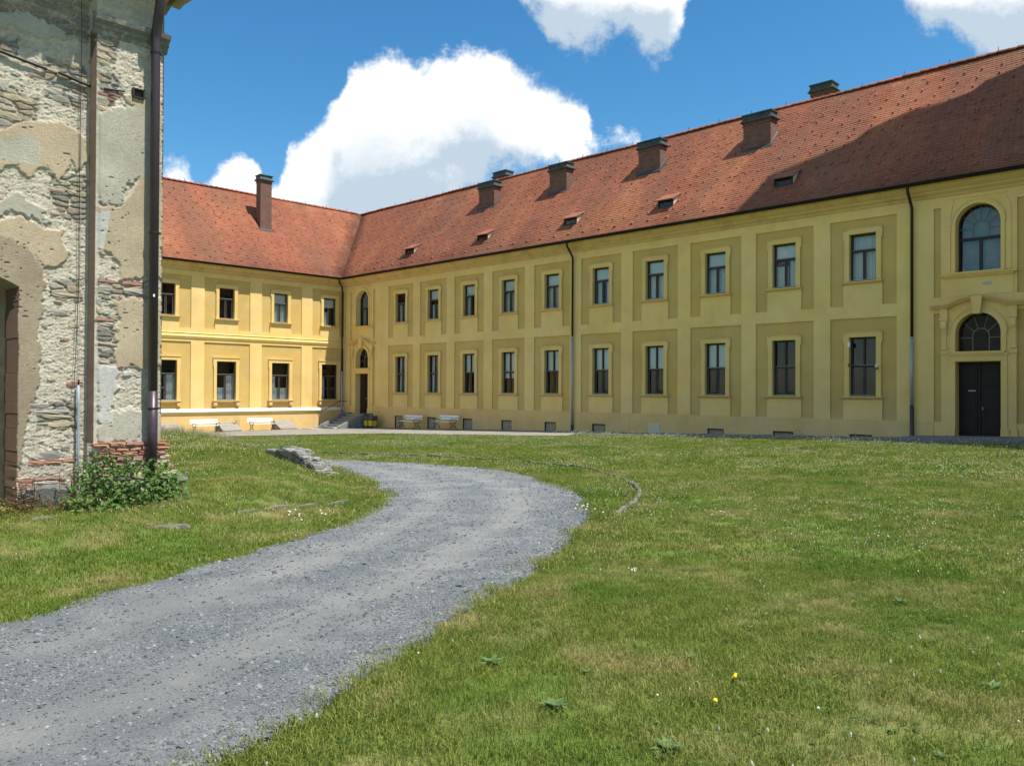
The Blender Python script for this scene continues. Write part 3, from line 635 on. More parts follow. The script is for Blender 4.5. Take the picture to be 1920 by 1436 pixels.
# ---- arched portals
def arc(r, z, n=20, x=0., a0=math.pi, a1=0.): return [(x + r * math.cos(a0 + (a1 - a0) * i / n), z + r * math.sin(a0 + (a1 - a0) * i / n)) for i in range(n + 1)]
def portal(x):
    R = .765
    # spandrels that turn the square openings of the wall into arches
    mb = MB()
    for zs, top in ((3.895, 4.661), (7.995, 8.761)):
        a = arc(R - .002, zs, 20); mb.strip(a, [(p, top) for p, _ in a], -.001, PREV)
    root = part('portal', mb.mesh('arch_spandrel', MT['yellow']), 'R', (x, 0, 0))
    mb = MB()                                          # door surround: jambs, pilaster strips, lintel, archivolt
    for s in (-1, 1):
        a, b = sorted((s * .765, s * .98)); mb.box(a, b, -.06, .02, .33, 2.84); mb.box(min(s * .765, s * 1.04), max(s * .765, s * 1.04), -.11, .02, -.6, .33)
        a, b = sorted((s * .985, s * 1.26)); mb.box(a, b, -.035, .02, .33, 3.10); mb.box(min(s * 1.045, s * 1.30), max(s * 1.045, s * 1.30), -.07, .02, -.6, .33)
    mb.box(-.98, .98, -.06, .02, 2.842, 3.05); mb.box(-1.02, 1.02, -.10, .02, 3.052, 3.12); mb.box(-.90, .90, -.13, .3, 3.122, 3.20)
    mb.strip(arc(R, 3.895), arc(R + .17, 3.895), -.06, .02); mb.strip(arc(R + .17, 3.895), arc(R + .21, 3.895), -.085, .02)
    for s in (-1, 1): a, b = sorted((s * R, s * (R + .17))); mb.box(a, b, -.06, .02, 3.202, 3.895)
    link('surround', mb.mesh('portal_surround', MT['yellow']), root)
    for s in (-1, 1):                                  # consoles
        mb = MB(); c = s * 1.16
        mb.box(c - .15, c + .15, -.16, .02, 4.42, 4.50); mb.box(c - .12, c + .12, -.12, .02, 4.34, 4.418); mb.box(c - .13, c + .13, -.1, .02, 4.502, 4.85)
        pr = [(-.13, 4.338), (-.17, 4.25), (-.16, 4.12), (-.09, 4.0), (-.06, 3.9), (-.05, 3.86), (.02, 3.86), (.02, 4.338)]
        V = [(c + q * .10, y, z) for q in (-1, 1) for y, z in pr]; n = len(pr); mb.add(V, [tuple(range(n)), tuple(range(2 * n - 1, n - 1, -1))] + [(i, n + i, n + (i + 1) % n, (i + 1) % n) for i in range(n)])
        mb.box(c - .08, c + .08, -.04, .02, 3.4, 3.858); mb.box(c - .10, c + .10, -.07, .02, 3.3, 3.398); mb.box(c - .13, c + .13, -.05, .02, 3.12, 3.2)
        link('console', mb.mesh('console', MT['yellow']), root)
    mb = MB()                                          # swept pediment cornice
    def ped(off):
        p = [(-1.62, 4.90), (-1.1, 4.90), (-.95, 4.93)] + [(-.95 + 1.9 * i / 14, 4.95 + .26 * math.sin(math.pi * i / 14) ** 1.0) for i in range(1, 14)] + [(.95, 4.93), (1.1, 4.90), (1.62, 4.90)]
        return [(a, b + off) for a, b in p]
    mb.strip(ped(-.05), ped(.02), -.14, .02); mb.strip(ped(.021), ped(.075), -.22, .02); mb.strip(ped(.076), ped(.11), -.26, .02)
    link('pediment', mb.mesh('pediment', MT['sill']), root)
    link('keystone', MB().prism([(-.12, 4.60), (.12, 4.60), (.19, 5.22), (.13, 5.30), (-.13, 5.30), (-.19, 5.22)], -.24, .02).mesh('keystone', MT['yellow']), root)
    mb = MB()                                          # upper arched window surround
    mb.strip(arc(R, 7.995), arc(R + .13, 7.995), -.05, .02); mb.strip(arc(R + .13, 7.995), arc(R + .17, 7.995), -.08, .02)
    for s in (-1, 1):
        a, b = sorted((s * R, s * (R + .13))); mb.box(a, b, -.05, .02, 6.2, 7.995); a, b = sorted((s * .94, s * 1.10)); mb.box(a, b, -.03, .02, 6.2, 8.35)
        mb.prism(sorted([(s * .94, 8.352), (s * 1.10, 8.352)]) + ([(1.06, 8.6), (.92, 8.9), (.80, 9.02), (.86, 8.75)] if s > 0 else [(-.86, 8.75), (-.80, 9.02), (-.92, 8.9), (-1.06, 8.6)][::1]), -.03, .02)
    mb.box(-.95, .95, -.035, .02, 9.02, 9.1)
    mb.box(-1.30, 1.30, -.16, .2, 6.09, 6.14); mb.box(-1.2, 1.2, -.10, .02, 6.02, 6.088); mb.box(-.9, .9, -.19, .3, 6.142, 6.199)
    mb.box(-1.18, 1.18, -.02, .02, 5.32, 6.018)
    link('surround', mb.mesh('arched_window_surround', MT['yellow']), root)
    y = PREV - .06                                     # fanlight, arched window, door leaves
    mb = MB(); f = .05
    mb.strip(arc(R - f, 3.895), arc(R, 3.895), y - .04, y + .04); mb.box(-R, -R + f, y - .04, y + .04, 3.21, 3.895); mb.box(R - f, R, y - .04, y + .04, 3.21, 3.895); mb.box(-R + f, R - f, y - .04, y + .04, 3.21, 3.26)
    for s in (-1, 1): mb.box(s * .28 - .016, s * .28 + .016, y - .02, y + .02, 3.26, 3.80, 1); a, b = sorted((s * .3, s * (R - f))); mb.box(a, b, y - .02, y + .02, 3.72, 3.75, 1)
    mb.strip(arc(.265, 3.80, 12), arc(.297, 3.80, 12), y - .02, y + .02, 1)
    for an in (35, 70, 110, 145):
        ca, sa = math.cos(math.radians(an)), math.sin(math.radians(an)); p0 = (.29 * ca, 3.80 + .29 * sa); p1 = (.70 * ca, 3.895 + .70 * sa); nx_, nz_ = -sa * .013, ca * .013
        mb.prism([(p0[0] - nx_, p0[1] - nz_), (p1[0] - nx_, p1[1] - nz_), (p1[0] + nx_, p1[1] + nz_), (p0[0] + nx_, p0[1] + nz_)], y - .02, y + .02, 1)
    link('fanlight', mb.mesh('fanlight', [MT['frame'], MT['framel']]), root)
    def archpane(z0, zs): 
        a = arc(R - .03, zs, 20); pts = [(-R + .03, z0), (R - .03, z0)] + a[::-1]; return MB().add([(p, y + .005, q) for p, q in pts], [tuple(range(len(pts)))]).mesh('arched_pane', MT['glass'])
    link('pane', archpane(3.24, 3.895), root); link('pane', archpane(6.24, 7.995), root)
    mb = MB()
    mb.strip(arc(R - f, 7.995), arc(R, 7.995), y - .04, y + .04); mb.box(-R, -R + f, y - .04, y + .04, 6.2, 7.995); mb.box(R - f, R, y - .04, y + .04, 6.2, 7.995); mb.box(-R + f, R - f, y - .04, y + .04, 6.2, 6.26)
    mb.box(-R + f, R - f, y - .07, y + .04, 7.44, 7.53); mb.box(-.045, .045, y - .05, y + .04, 6.26, 7.44)
    mb.strip(arc(.26, 7.9, 12), arc(.285, 7.9, 12), y - .02, y + .02, 1)
    for s in (-1, 1): mb.box(s * .272 - .013, s * .272 + .013, y - .02, y + .02, 7.53, 7.9, 1); a, b = sorted((s * .285, s * .71)); mb.box(a, b, y - .02, y + .02, 7.86, 7.885, 1)
    for an in (30, 60, 90, 120, 150):
        ca, sa = math.cos(math.radians(an)), math.sin(math.radians(an)); p0 = (.28 * ca, 7.9 + .28 * sa); p1 = (.70 * ca, 7.995 + .70 * sa); nx_, nz_ = -sa * .011, ca * .011
        mb.prism([(p0[0] - nx_, p0[1] - nz_), (p1[0] - nx_, p1[1] - nz_), (p1[0] + nx_, p1[1] + nz_), (p0[0] + nx_, p0[1] + nz_)], y - .02, y + .02, 1)
    link('arched_window', mb.mesh('arched_window', [MT['frame'], MT['framel']]), root)
    cm = MB(); a = arc(R - .1, 7.995, 16); cm.add([(p, y + .12, q) for p, q in [(-R + .1, 6.25), (R - .1, 6.25)] + a[::-1]], [tuple(range(len(a) + 2))]); link('curtain', cm.mesh('curtain', mat('grey_sheet', (.36, .39, .41), .8, .25, 2.5)), root)
    for s in (-1, 1):
        mb = MB(); a, b = sorted((s * .012, s * .76)); mb.box(a, b, y - .02, y + .05, -.07, 2.82)
        for z0, z1 in ((.12, .75), (.9, 1.75), (1.9, 2.65)):
            mb.box(a + .1, b - .1, y - .05, y - .02, z0, z1); mb.box(a + .16, b - .16, y - .065, y - .05, z0 + .06, z1 - .06)
        lf = link('door_leaf', mb.mesh('door_leaf', MT['door']), root)
        if s > 0: link('handle', MB().box(.06, .09, y - .12, y - .066, 1.0, 1.12).mesh('handle', MT['zinc']), lf)
        elif x > 10: link('name_plate', MB().box(-.42, -.17, y - .072, y - .066, 1.70, 1.75).mesh('name_plate', MT['zinc']), lf)
    return root
for x in POR: portal(x)
# weathered plaster spots below the right arched window
part('bare_patch', MB().prism([(42.02, 5.72), (42.12, 5.66), (42.3, 5.65), (42.42, 5.7), (42.36, 5.76), (42.2, 5.80)], -.026, -.019).mesh('bare_patch', mat('bare_grey_plaster', (.45, .43, .36), .9)))

# ---- roofs
SL = math.atan2(ZR - ZE, A_ + OV); slen = (A_ + OV) / math.cos(SL); ROWH = .165; TW = .185
def roof_tiles(x0, x1f, wing):
    """x runs along the eave (local), rows climb inward; x1f(d) gives the limits at the valley"""
    rows = int(slen / ROWH); VA, CA = [], []
    T = np.array([(-.5, 1.35, 0), (.5, 1.35, 0), (.5, .22, 1), (.30, .05, 1), (0, 0, 1), (-.30, .05, 1), (-.5, .22, 1), (.5, .22, 0), (.30, .05, 0), (0, 0, 0), (-.30, .05, 0), (-.5, .22, 0)])
    for j in range(rows + 1):
        s = j * ROWH; d = -OV + s * math.cos(SL); a, b = x1f(d)
        xs = np.arange(a, b, TW) + (TW / 2 if j % 2 else 0); n = len(xs)
        xs = xs + RNG.normal(0, .003, n); lift = .020 + RNG.normal(0, .0025, n) + (RNG.random(n) < .012) * .02; ss = s + RNG.normal(0, .004, n)
        L = np.zeros((n, 12, 3)); L[:, :, 0] = xs[:, None] + T[:, 0] * (TW - .004)
        sl_ = ss[:, None] + T[:, 1] * ROWH; h = np.where(T[:, 2] > 0, lift[:, None], 0.) * 1.0
        h = np.where((T[:, 1] > 1)[None, :], 0.004, h + .0); 
        h[:, 7:] = -.006
        sag = .09 * (fbm(xs * .25, np.full(n, s * .4 + (50 if wing == 'L' else 0)), 3, 21) - .5)
        L[:, :, 1] = -OV + sl_ * math.cos(SL) - (h + sag[:, None]) * math.sin(SL); L[:, :, 2] = ZE + sl_ * math.sin(SL) + (h + sag[:, None]) * math.cos(SL)
        VA.append(L.reshape(-1, 3))
        r = RNG.random(n); st = fbm(xs * .55, np.full(n, s * .10 + (30 if wing == 'L' else 0)), 4, 31)
        base = np.array([.255, .088, .046]); org = np.array([.315, .124, .06]); drk = np.array([.18, .072, .043])
        k = np.clip((st - .5) * 3.2, -1, 1)[:, None]
        c = base + (org - base) * np.clip(k, 0, 1) + (drk - base) * np.clip(-k, 0, 1); c = c * (.89 + .22 * r)[:, None]
        old = (RNG.random(n) < .012)[:, None]; c = np.where(old, c * .72, c)
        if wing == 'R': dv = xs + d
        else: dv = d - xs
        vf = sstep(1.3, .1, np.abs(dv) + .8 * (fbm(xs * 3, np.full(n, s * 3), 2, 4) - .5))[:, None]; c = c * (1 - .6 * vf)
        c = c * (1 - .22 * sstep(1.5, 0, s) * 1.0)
        CA.append(np.repeat(c, 12, 0))
    V = np.concatenate(VA); Cc = np.concatenate(CA); nt = len(V) // 12; base = (np.arange(nt) * 12)[:, None]
    q = np.concatenate([base + np.array([[0, 6, 2, 1]]), base + np.array([[6, 5, 3, 2]]), base + np.array([[2, 3, 8, 7]]), base + np.array([[3, 4, 9, 8]]), base + np.array([[4, 5, 10, 9]]), base + np.array([[5, 6, 11, 10]]), base + np.array([[5, 4, 3, 3]])[:, [0, 1, 2, 2]]])
    tri = base + np.array([[5, 4, 3]])
    me = bpy.data.meshes.new('roof_tiles'); q = q[:nt * 6]
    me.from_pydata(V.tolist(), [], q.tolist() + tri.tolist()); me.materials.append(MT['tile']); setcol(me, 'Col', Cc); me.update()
    return me
def roofdeck(pts):
    me = MB().add(pts, [tuple(range(len(pts)))]).mesh('roof_deck', MT['tile']); setcol(me, 'Col', np.tile([.30, .11, .06], (len(pts), 1))); return me
dz = .03
rt = part('roof', roofdeck([(OV, -OV, ZE - dz), (46.5, -OV, ZE - dz), (46.5, A_, ZR - dz), (-A_, A_, ZR - dz)]))
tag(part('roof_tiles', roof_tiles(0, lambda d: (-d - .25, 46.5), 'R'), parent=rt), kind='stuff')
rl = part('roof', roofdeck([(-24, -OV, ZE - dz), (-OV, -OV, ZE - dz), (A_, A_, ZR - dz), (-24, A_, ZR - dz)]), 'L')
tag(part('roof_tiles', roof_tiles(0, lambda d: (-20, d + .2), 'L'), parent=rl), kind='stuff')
part('rear_roof', roofdeck([(46.5, A_, ZR - dz), (46.5, 2 * A_ + OV, ZE - dz), (-2 * A_ - OV, 2 * A_ + OV, ZE - dz), (-A_, A_, ZR - dz)]))
part('rear_roof', roofdeck([(-A_, A_, ZR - dz), (-2 * A_ - OV, 2 * A_ + OV, ZE - dz), (-2 * A_ - OV, -24, ZE - dz), (-A_, -24, ZR - dz)]))
part('roof_gable', MB().add([(46.4, -OV, ZE), (46.4, 2 * A_ + OV, ZE), (46.4, A_, ZR)], [(0, 1, 2)]).add([(-2 * A_ - OV, -23.9, ZE), (OV, -23.9, ZE), (-A_, -23.9, ZR)], [(0, 1, 2)]).mesh('gable', MT['yellow']))
def ridge(x0, x1, sag):
    mb = MB(); cols = []; n = int((x1 - x0) / .38)
    for i in range(n):
        a = x0 + i * .38; z = ZR + .02 + random.uniform(-.008, .008) + sag * math.sin(i * .23) * .015
        V = []
        for xx, rr, zz in ((a - .03, .125, .02), (a + .38, .11, 0)):
            V += [(xx, A_ + rr * math.cos(math.pi * k / 6), z + zz + rr * math.sin(math.pi * k / 6) - .02) for k in range(7)]
        mb.add(V, [(k, k + 1, 8 + k, 7 + k) for k in range(6)] + [tuple(range(7))])
        c = np.array([.36, .12, .065]) * random.uniform(.75, 1.15); cols += [c] * 14
        if i % 5 == 2:                                  # small holders of the lightning wire
            mb.box(a, a + .02, A_ - .01, A_ + .01, z + .1, z + .27); cols += [np.array([.06, .05, .05])] * 8
    me = mb.mesh('ridge_tiles', MT['tile']); setcol(me, 'Col', np.array(cols)); return me
tag(part('ridge_tiles', ridge(-A_, 46.4, 1), parent=rt), kind='stuff'); tag(part('ridge_tiles', ridge(-20, A_, 1), parent=rl), kind='stuff')
def guards(x1f, seed):
    mb = MB(); rnd = random.Random(seed); cols = []
    for j in range(12):
        s = .55 + j * .62; d = -OV + s * math.cos(SL); z = ZE + s * math.sin(SL); a, b = x1f(d); x = a + .4 + (j % 2) * .37
        while x < b:
            if rnd.random() < .93:
                q = x + rnd.uniform(-.05, .05) + .12 * j; w_ = .036 if j else .08
                mb.hexa([(q - w_, d - .03, z + .0), (q + w_, d - .03, z + .0), (q - w_, d + .12, z + .13), (q + w_, d + .12, z + .13), (q - w_ * .7, d - .05, z + .06), (q + w_ * .7, d - .05, z + .06), (q - w_ * .7, d + .07, z + .14), (q + w_ * .7, d + .07, z + .14)])
                cols += [np.array([.30, .105, .06]) * rnd.uniform(.7, 1.1)] * 8
            x += .74 if j else 1.05
    me = mb.mesh('snow_guards', MT['tile']); setcol(me, 'Col', np.array(cols)); return me
tag(part('snow_guards', guards(lambda d: (-d + .3, 46), 1), parent=rt), kind='stuff'); tag(part('snow_guards', guards(lambda d: (-18, d - .3), 2), parent=rl), kind='stuff')
def gutter(a, b):
    mb = MB(); pr = [(-OV - .02 - .075 + .075 * math.cos(t), ZE - .0 + .075 * math.sin(t)) for t in [math.pi * (1 + k / 8) for k in range(9)]]
    mb.sweep_x(pr, a, b); mb.sweep_x([(y, z + .0) for y, z in pr[::-1]], a, b); mb.sweep_x([(-OV - .19, ZE - .01), (-OV - .19, ZE + .02), (-OV - .155, ZE + .02)], a, b)
    mb.box(a, b, -OV - .02, -OV + .03, ZE - .10, ZE - .02)
    return mb.mesh('gutter', MT['gutter'])
part('gutter', gutter(OV + .05, 46.4)); part('gutter', gutter(-24, -OV - .05), 'L')
def downpipe(x, y, zsplit, zlow, bend=(0, 0)):
    r = .06
    mb = MB().tube([(x + bend[0], -OV - .08, ZE - .06), (x + bend[0], -OV - .06, ZE - .28), (x + bend[0] * .5, -.36, ZE - .55), (x, y, ZE - .85), (x, y, zsplit)], r, 10)
    o = part('downpipe', mb.mesh('downpipe', MT['gutter'], True))
    link('lower_pipe', MB().tube([(x, y, zsplit + .02), (x, y, zlow)], r + .006, 10).tube([(x, y, zlow + .35), (x, y, zlow + .31)], r + .016, 10).mesh('lower_pipe', MT['zinc'], True), o)
    link('standpipe', MB().tube([(x, y, zlow + .03), (x, y, -1.6)], r + .018, 10).mesh('standpipe', MT['pipe'], True), o)
downpipe(22.15, -.13, 4.6, -.2); downpipe(39.62, -.13, 3.81, 1.12); downpipe(.28, -.30, 3.0, -.75, (.05, 0))

# ---- chimneys and roof hatches
def chimney(wing, x0, x1, d, dep, ztop, front=True):
    cx, w = (x0 + x1) / 2, (x1 - x0) / 2; zb = ZE + (d - .2 + OV) * math.tan(SL) - .3 if front else 14
    mb = MB(); zt = ztop - .48
    mb.box(-w, w, 0, dep, zb, zt - .16); mb.box(-w - .03, w + .03, -.03, dep + .03, zt - .158, zt - .10); mb.box(-w, w, 0, dep, zt - .098, zt - .05); mb.box(-w - .05, w + .05, -.05, dep + .05, zt - .048, zt)
    o = part('chimney', mb.mesh('chimney_stack', MT['brickwork']), wing, (cx, d, 0))
    mb = MB(); lv = [(.11, 0), (.13, .04), (.08, .08), (.03, .2), (.02, .3), (.07, .34), (.07, .40)]
    for (a, za), (b, zb2) in zip(lv[:-1], lv[1:]):
        mb.hexa([(-w - a, -a, zt + za), (w + a, -a, zt + za), (-w - a, dep + a, zt + za), (w + a, dep + a, zt + za), (-w - b, -b, zt + zb2), (w + b, -b, zt + zb2), (-w - b, dep + b, zt + zb2), (w + b, dep + b, zt + zb2)])
    link('cap', mb.mesh('chimney_cap', MT['copper']), o)
    if not front: return
    zf = ZE + (d + OV) * math.tan(SL); tn = math.tan(SL)      # flashing: apron in front, steps up the sides
    mb = MB(); e = .05
    mb.hexa([(-w - .1, -.13, zf - .13 * tn), (w + .1, -.13, zf - .13 * tn), (-w - .03, -.02, zf - .05), (w + .03, -.02, zf - .05), (-w - .1, -.15, zf - .13 * tn + .05), (w + .1, -.15, zf - .13 * tn + .05), (-w - .03, -.025, zf + .08), (w + .03, -.025, zf + .08)])
    for s in (-1, 1):
        a, b = sorted((s * (w + .002), s * (w + .10))); mb.hexa([(a, -.1, zf - .2), (b, -.1, zf - .2), (a, dep, zf + dep * tn - .1), (b, dep, zf + dep * tn - .1), (a, -.1, zf + .0), (b, -.1, zf - .05), (a, dep, zf + dep * tn + .16), (b, dep, zf + dep * tn + .06)])
    link('flashing', mb.mesh('flashing', MT['flash']), o)
for x0, x1 in ((11.45, 12.9), (17.74, 19.10), (24.33, 25.75), (30.68, 32.14)): chimney('R', x0, x1, 2.86, .6, 15.42)
chimney('L', -5.42, -4.55, 2.36, .62, 17.0)
chimney('R', 10.1, 11.3, 5.5, .7, 16.9, False); chimney('R', 33.0, 34.05, 5.35, .7, 17.0, False)
for x0 in (6.75, 13.95, 21.05, 27.3, 33.55):
    w, h, d = .44, .40, .42; z = ZE + (d + OV) * math.tan(SL); dep = h / (math.tan(SL) - .52) + .05
    mb = MB(); mb.box(-w, -w + .07, -.02, .05, z - .05, z + h); mb.box(w - .07, w, -.02, .05, z - .05, z + h); mb.box(-w + .07, w - .07, -.02, .05, z - .05, z + .06); mb.box(-w + .07, w - .07, -.02, .05, z + h - .07, z + h)
    o = part('roof_hatch', mb.mesh('roof_hatch_frame', MT['frame']), 'R', (x0 + w, d, 0))
    link('pane', MB().quad((-w + .07, .03, z), (w - .07, .03, z), (w - .07, .03, z + h), (-w + .07, .03, z + h)).mesh('hatch_pane', MT['glass']), o)
    for s in (-1, 1):
        x = s * w; link('cheek', MB().hexa([(x - .015, .05, z - .1), (x + .015, .05, z - .1), (x - .015, .051, z - .09), (x + .015, .051, z - .09), (x - .015, .05, z + h), (x + .015, .05, z + h), (x - .015, dep, z + h + dep * .52), (x + .015, dep, z + h + dep * .52)]).mesh('cheek', MT['cheek']), o)
    me = MB().hexa([(-w - .12, -.2, z + h - .07), (w + .12, -.2, z + h - .07), (-w - .08, dep + .1, z + h + (dep + .1) * .52), (w + .08, dep + .1, z + h + (dep + .1) * .52), (-w - .12, -.2, z + h - .02), (w + .12, -.2, z + h - .02), (-w - .08, dep + .1, z + h + .05 + (dep + .1) * .52), (w + .08, dep + .1, z + h + .05 + (dep + .1) * .52)]).mesh('hatch_roof', MT['tile']); setcol(me, 'Col', np.tile([.27, .10, .058], (8, 1)))
    link('hatch_roof', me, o)
    link('backing', MB().box(-w + .03, w - .03, .35, .38, z, z + h + .1).mesh('backing', MT['frame']), o)

# small fittings on the wall
part('meter_cabinet', MB().box(27.07, 27.80, -.06, -.0, -.50, .07).box(27.10, 27.77, -.075, -.061, -.47, .04).mesh('meter_cabinet', mat('cream_cabinet', (.62, .56, .40), .6, .05)))
def gz(t, d): p = RP(t, d); return float(ground(p[0], p[1]))

# church gable beyond the frame: it shades the right end of the roof
ch = empty('church', RP(46.5, 0), -YAW, label='tall pale church gable standing beyond the right end of the palace', cat='church')
prof = [(-7.6, -2), (-6.3, 2.4), (-2.9, 11), (.2, 21.4), (.2, 25), (-.2, 27), (-.2, 29), (2.0, 35), (3.2, 38), (3.2, 41), (4.9, 41), (4.9, 34.5), (5.25, 34), (5.25, 31), (4.9, 30.6), (4.9, 26.5), (5.2, 26), (5.2, 23.4), (4.95, 23), (4.95, -2)]
n = len(prof); V = [(x, d, z) for x in (0, 3) for d, z in prof]
link('facade', MB().add(V, [tuple(range(n - 1, -1, -1)), tuple(range(n, 2 * n))] + [(i, (i + 1) % n, n + (i + 1) % n, n + i) for i in range(n)]).mesh('facade', MT['church']), ch)

# ------------------------------------------------------------------ ruin at the left edge
RZ = math.pi / 2 - YAW
RUIN = empty('ruined_church', K, RZ, label='crumbling stone wall of a ruined church with peeling plaster at the left edge', cat='ruin')
xf = np.concatenate([np.arange(-9, -2.5, .14), np.arange(-2.4, .001, .0115)]); xf[-1] = 0
zf_ = np.concatenate([np.arange(-.6, 7.75, .0125), np.arange(7.76, 8.6, .08)])
Xw, Zw = np.meshgrid(xf, zf_); xs, zs = Xw.ravel(), Zw.ravel()
XD = -VV; YD = -UV
def toworld(x, y, z): return K + np.outer(x, XD) + np.outer(y, YD) + np.outer(z, ZV)
pu, pv = proj_arr(toworld(xs, np.full(xs.shape, .05), zs))
pu = pu + 13 * (fbm(xs * 9, zs * 9, 6, 41, .68) - .5) * 2; pv = pv + 13 * (fbm(xs * 9, zs * 9, 6, 42, .68) - .5) * 2
def msk(*polys):
    r = np.zeros(pu.shape, bool)
    for p in polys: r |= inpoly(pu, pv, p)
    return r
tan = msk([(-900, 225), (0, 238), (60, 222), (110, 222), (150, 242), (168, 262), (168, 300), (150, 318), (140, 300), (120, 338), (112, 340), (100, 322), (92, 304), (80, 305), (70, 318), (60, 332), (45, 318), (40, 308), (25, 306), (12, 312), (0, 318), (-900, 330)],
          [(-900, 408), (0, 408), (40, 405), (70, 418), (122, 432), (124, 455), (138, 480), (110, 500), (88, 495), (60, 470), (30, 448), (0, 440), (-900, 440)],
          [(178, 385), (215, 395), (240, 370), (268, 330), (300, 330), (300, 520), (215, 525), (222, 500), (200, 480), (178, 470)], [(205, 560), (300, 560), (300, 690), (215, 690), (212, 640), (220, 600)], [(225, 180), (300, 190), (300, 225), (255, 215)])
grey = msk([(-900, 378), (0, 378), (20, 366), (40, 360), (62, 372), (85, 385), (105, 415), (85, 420), (70, 410), (55, 402), (30, 395), (0, 400), (-900, 400)], [(20, 300), (-900, 290), (-900, 250), (10, 255), (60, 250), (85, 275), (70, 300)],
           [(177, 215), (230, 200), (300, 215), (300, 330), (232, 345), (230, 380), (215, 392), (195, 388), (178, 375)], [(205, 770), (300, 765), (300, 828), (178, 828), (180, 800)], [(0, 25), (60, 18), (125, 55), (140, 72), (80, 66), (30, 48), (0, 48)])
brown = msk([(-900, 440), (0, 440), (30, 448), (60, 470), (88, 497), (88, 560), (75, 635), (85, 650), (80, 700), (66, 760), (58, 800), (45, 850), (38, 905), (38, 1000), (-900, 1000)])
white = msk([(178, 402), (198, 398), (205, 415), (195, 445), (190, 465), (178, 468)], [(177, 690), (212, 685), (218, 720), (205, 790), (180, 795)], [(226, 695), (240, 690), (240, 703), (228, 706)])
RUB = [[(-40, -60), (175, -60), (175, 78), (125, 62), (60, 18), (-40, 22)], [(178, 65), (222, 75), (215, 122), (178, 127)], [(-40, 60), (45, 70), (40, 100), (-40, 110)], [(88, 100), (168, 125), (172, 205), (92, 175)], [(75, 765), (140, 750), (150, 762), (150, 806), (75, 806)],
       [(180, 520), (285, 535), (285, 560), (180, 566)], [(180, 590), (216, 590), (212, 690), (180, 700)], [(-40, 130), (80, 180), (75, 235), (-40, 235)], [(100, 330), (170, 320), (170, 420), (110, 400)], [(100, 525), (160, 520), (160, 565), (100, 560)], [(178, 130), (225, 150), (215, 200), (178, 210)], [(60, 900), (130, 896), (130, 925), (60, 925)]]
rub = msk(*RUB)
plast = tan | grey | brown | white
def soften(m, it=2):
    a = m.reshape(Xw.shape).astype(float)
    for _ in range(it): a[1:-1, 1:-1] = (a[1:-1, 1:-1] * 2 + a[:-2, 1:-1] + a[2:, 1:-1] + a[1:-1, :-2] + a[1:-1, 2:]) / 6
    return a.ravel()
XP = -.965; RB = .21; pil = xs > XP
b1, b2, idn = worley(xs * 4.2 + .3 * fbm(xs * 5, zs * 5, 2, 7), zs * 13 + 1.2 * fbm(xs * 2.2, zs * 2.2, 2, 8), 3)
sb = sstep(.02, .22, b2 - b1)
rough = fbm(xs * 9, zs * 26, 5, 51, .6); rough2 = fbm(xs * 30, zs * 60, 3, 52)
rid = np.abs(fbm(xs * 16, zs * 34, 4, 53, .65) - .5) * 2
mort = .016 + .022 * (rough - .45) + .014 * (rough2 - .5) - .012 * sstep(.10, .0, rid) + .012 * (fbm(xs * 45, zs * 80, 2, 54) - .5)
stn = -.012 + .034 * sb + .012 * (rough2 - .5)
tip = (idn > .90) & (sb > .3) & (fbm(xs * 2, zs * 2, 2, 9) > .42)      # a few stone tips that show through the mortar
h = np.where(rub, np.maximum(stn, mort - .022), mort)
sp_ = soften(plast, 1)
h = h * (1 - sp_) + sp_ * (.043 + .006 * (fbm(xs * 3, zs * 3, 3, 55) - .5) + .004 * (rough2 - .5))
pit = (vnoise(xs * 22, zs * 40, 77) > .93) & (vnoise(xs * 3, zs * 3, 78) > .5); h = np.where(pit & plast, h - .02, h)
ed = sstep(.07, .02, np.abs(xs - XP - .01)) * (zs > .86); h = h * (1 - ed) + ed * (.022 + .006 * (fbm(xs * 4, zs * 4, 3, 56) - .5))
base = np.where(pil, 0., RB)
plin = pil & (zs < .86); base = np.where(plin, -.035, base)
ztop = 3.06 + np.clip((-1.90 - xs) * .48, 0, .55) + .02 * (fbm(xs * 12, zs * 3, 2, 60) - .5)
xj = -1.895 + .03 * (fbm(zs * 6, zs * 2, 3, 61) - .5); nic = (xs < xj) & (xs > -3.1) & (zs < ztop)
yy = np.where(nic, RB + .50 - .5 * h, base - h)
col = np.empty((len(xs), 3)); nA = fbm(xs * 6, zs * 9, 4, 70)[:, None]; nB = fbm(xs * 40, zs * 60, 2, 71)[:, None]
col[:] = np.array([.62, .555, .435]) * (.68 + .45 * nA + .25 * nB)
pal = np.array([[.37, .315, .225], [.33, .31, .26], [.42, .36, .25], [.27, .25, .215], [.37, .28, .21], [.46, .41, .32]]); ps = pal[(idn * 5.99).astype(int)]
show = np.where(rub, np.clip((stn - (mort - .022)) * 90 + .35, 0, 1), 0)[:, None]; col = col * (1 - show) + ps * (.7 + .6 * nB) * show
tcol = np.zeros_like(col); tcol[:] = [.55, .445, .295]; tcol[grey] = [.51, .475, .375]; tcol[brown] = [.39, .315, .215]; tcol[white] = [.62, .60, .54]
tcol *= (.80 + .4 * fbm(xs * 2.5, zs * 2.5, 4, 73))[:, None]
col = np.where(plast[:, None], tcol, col)
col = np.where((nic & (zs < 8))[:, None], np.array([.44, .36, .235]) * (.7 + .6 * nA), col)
edge_n = (np.abs(xs - xj) < .02) & (zs < ztop); col[edge_n] = [.17, .115, .08]  # niche jamb: its shade is put into the colour as dark brown
pe_ = (np.abs(xs - XP + .004) < .0125) & (zs > .86) & (zs < 6.9); col[pe_] = np.array([.19, .135, .09]) * (.8 + .4 * nA[pe_])  # shade on the pilaster's side face, painted in as a dark brown strip
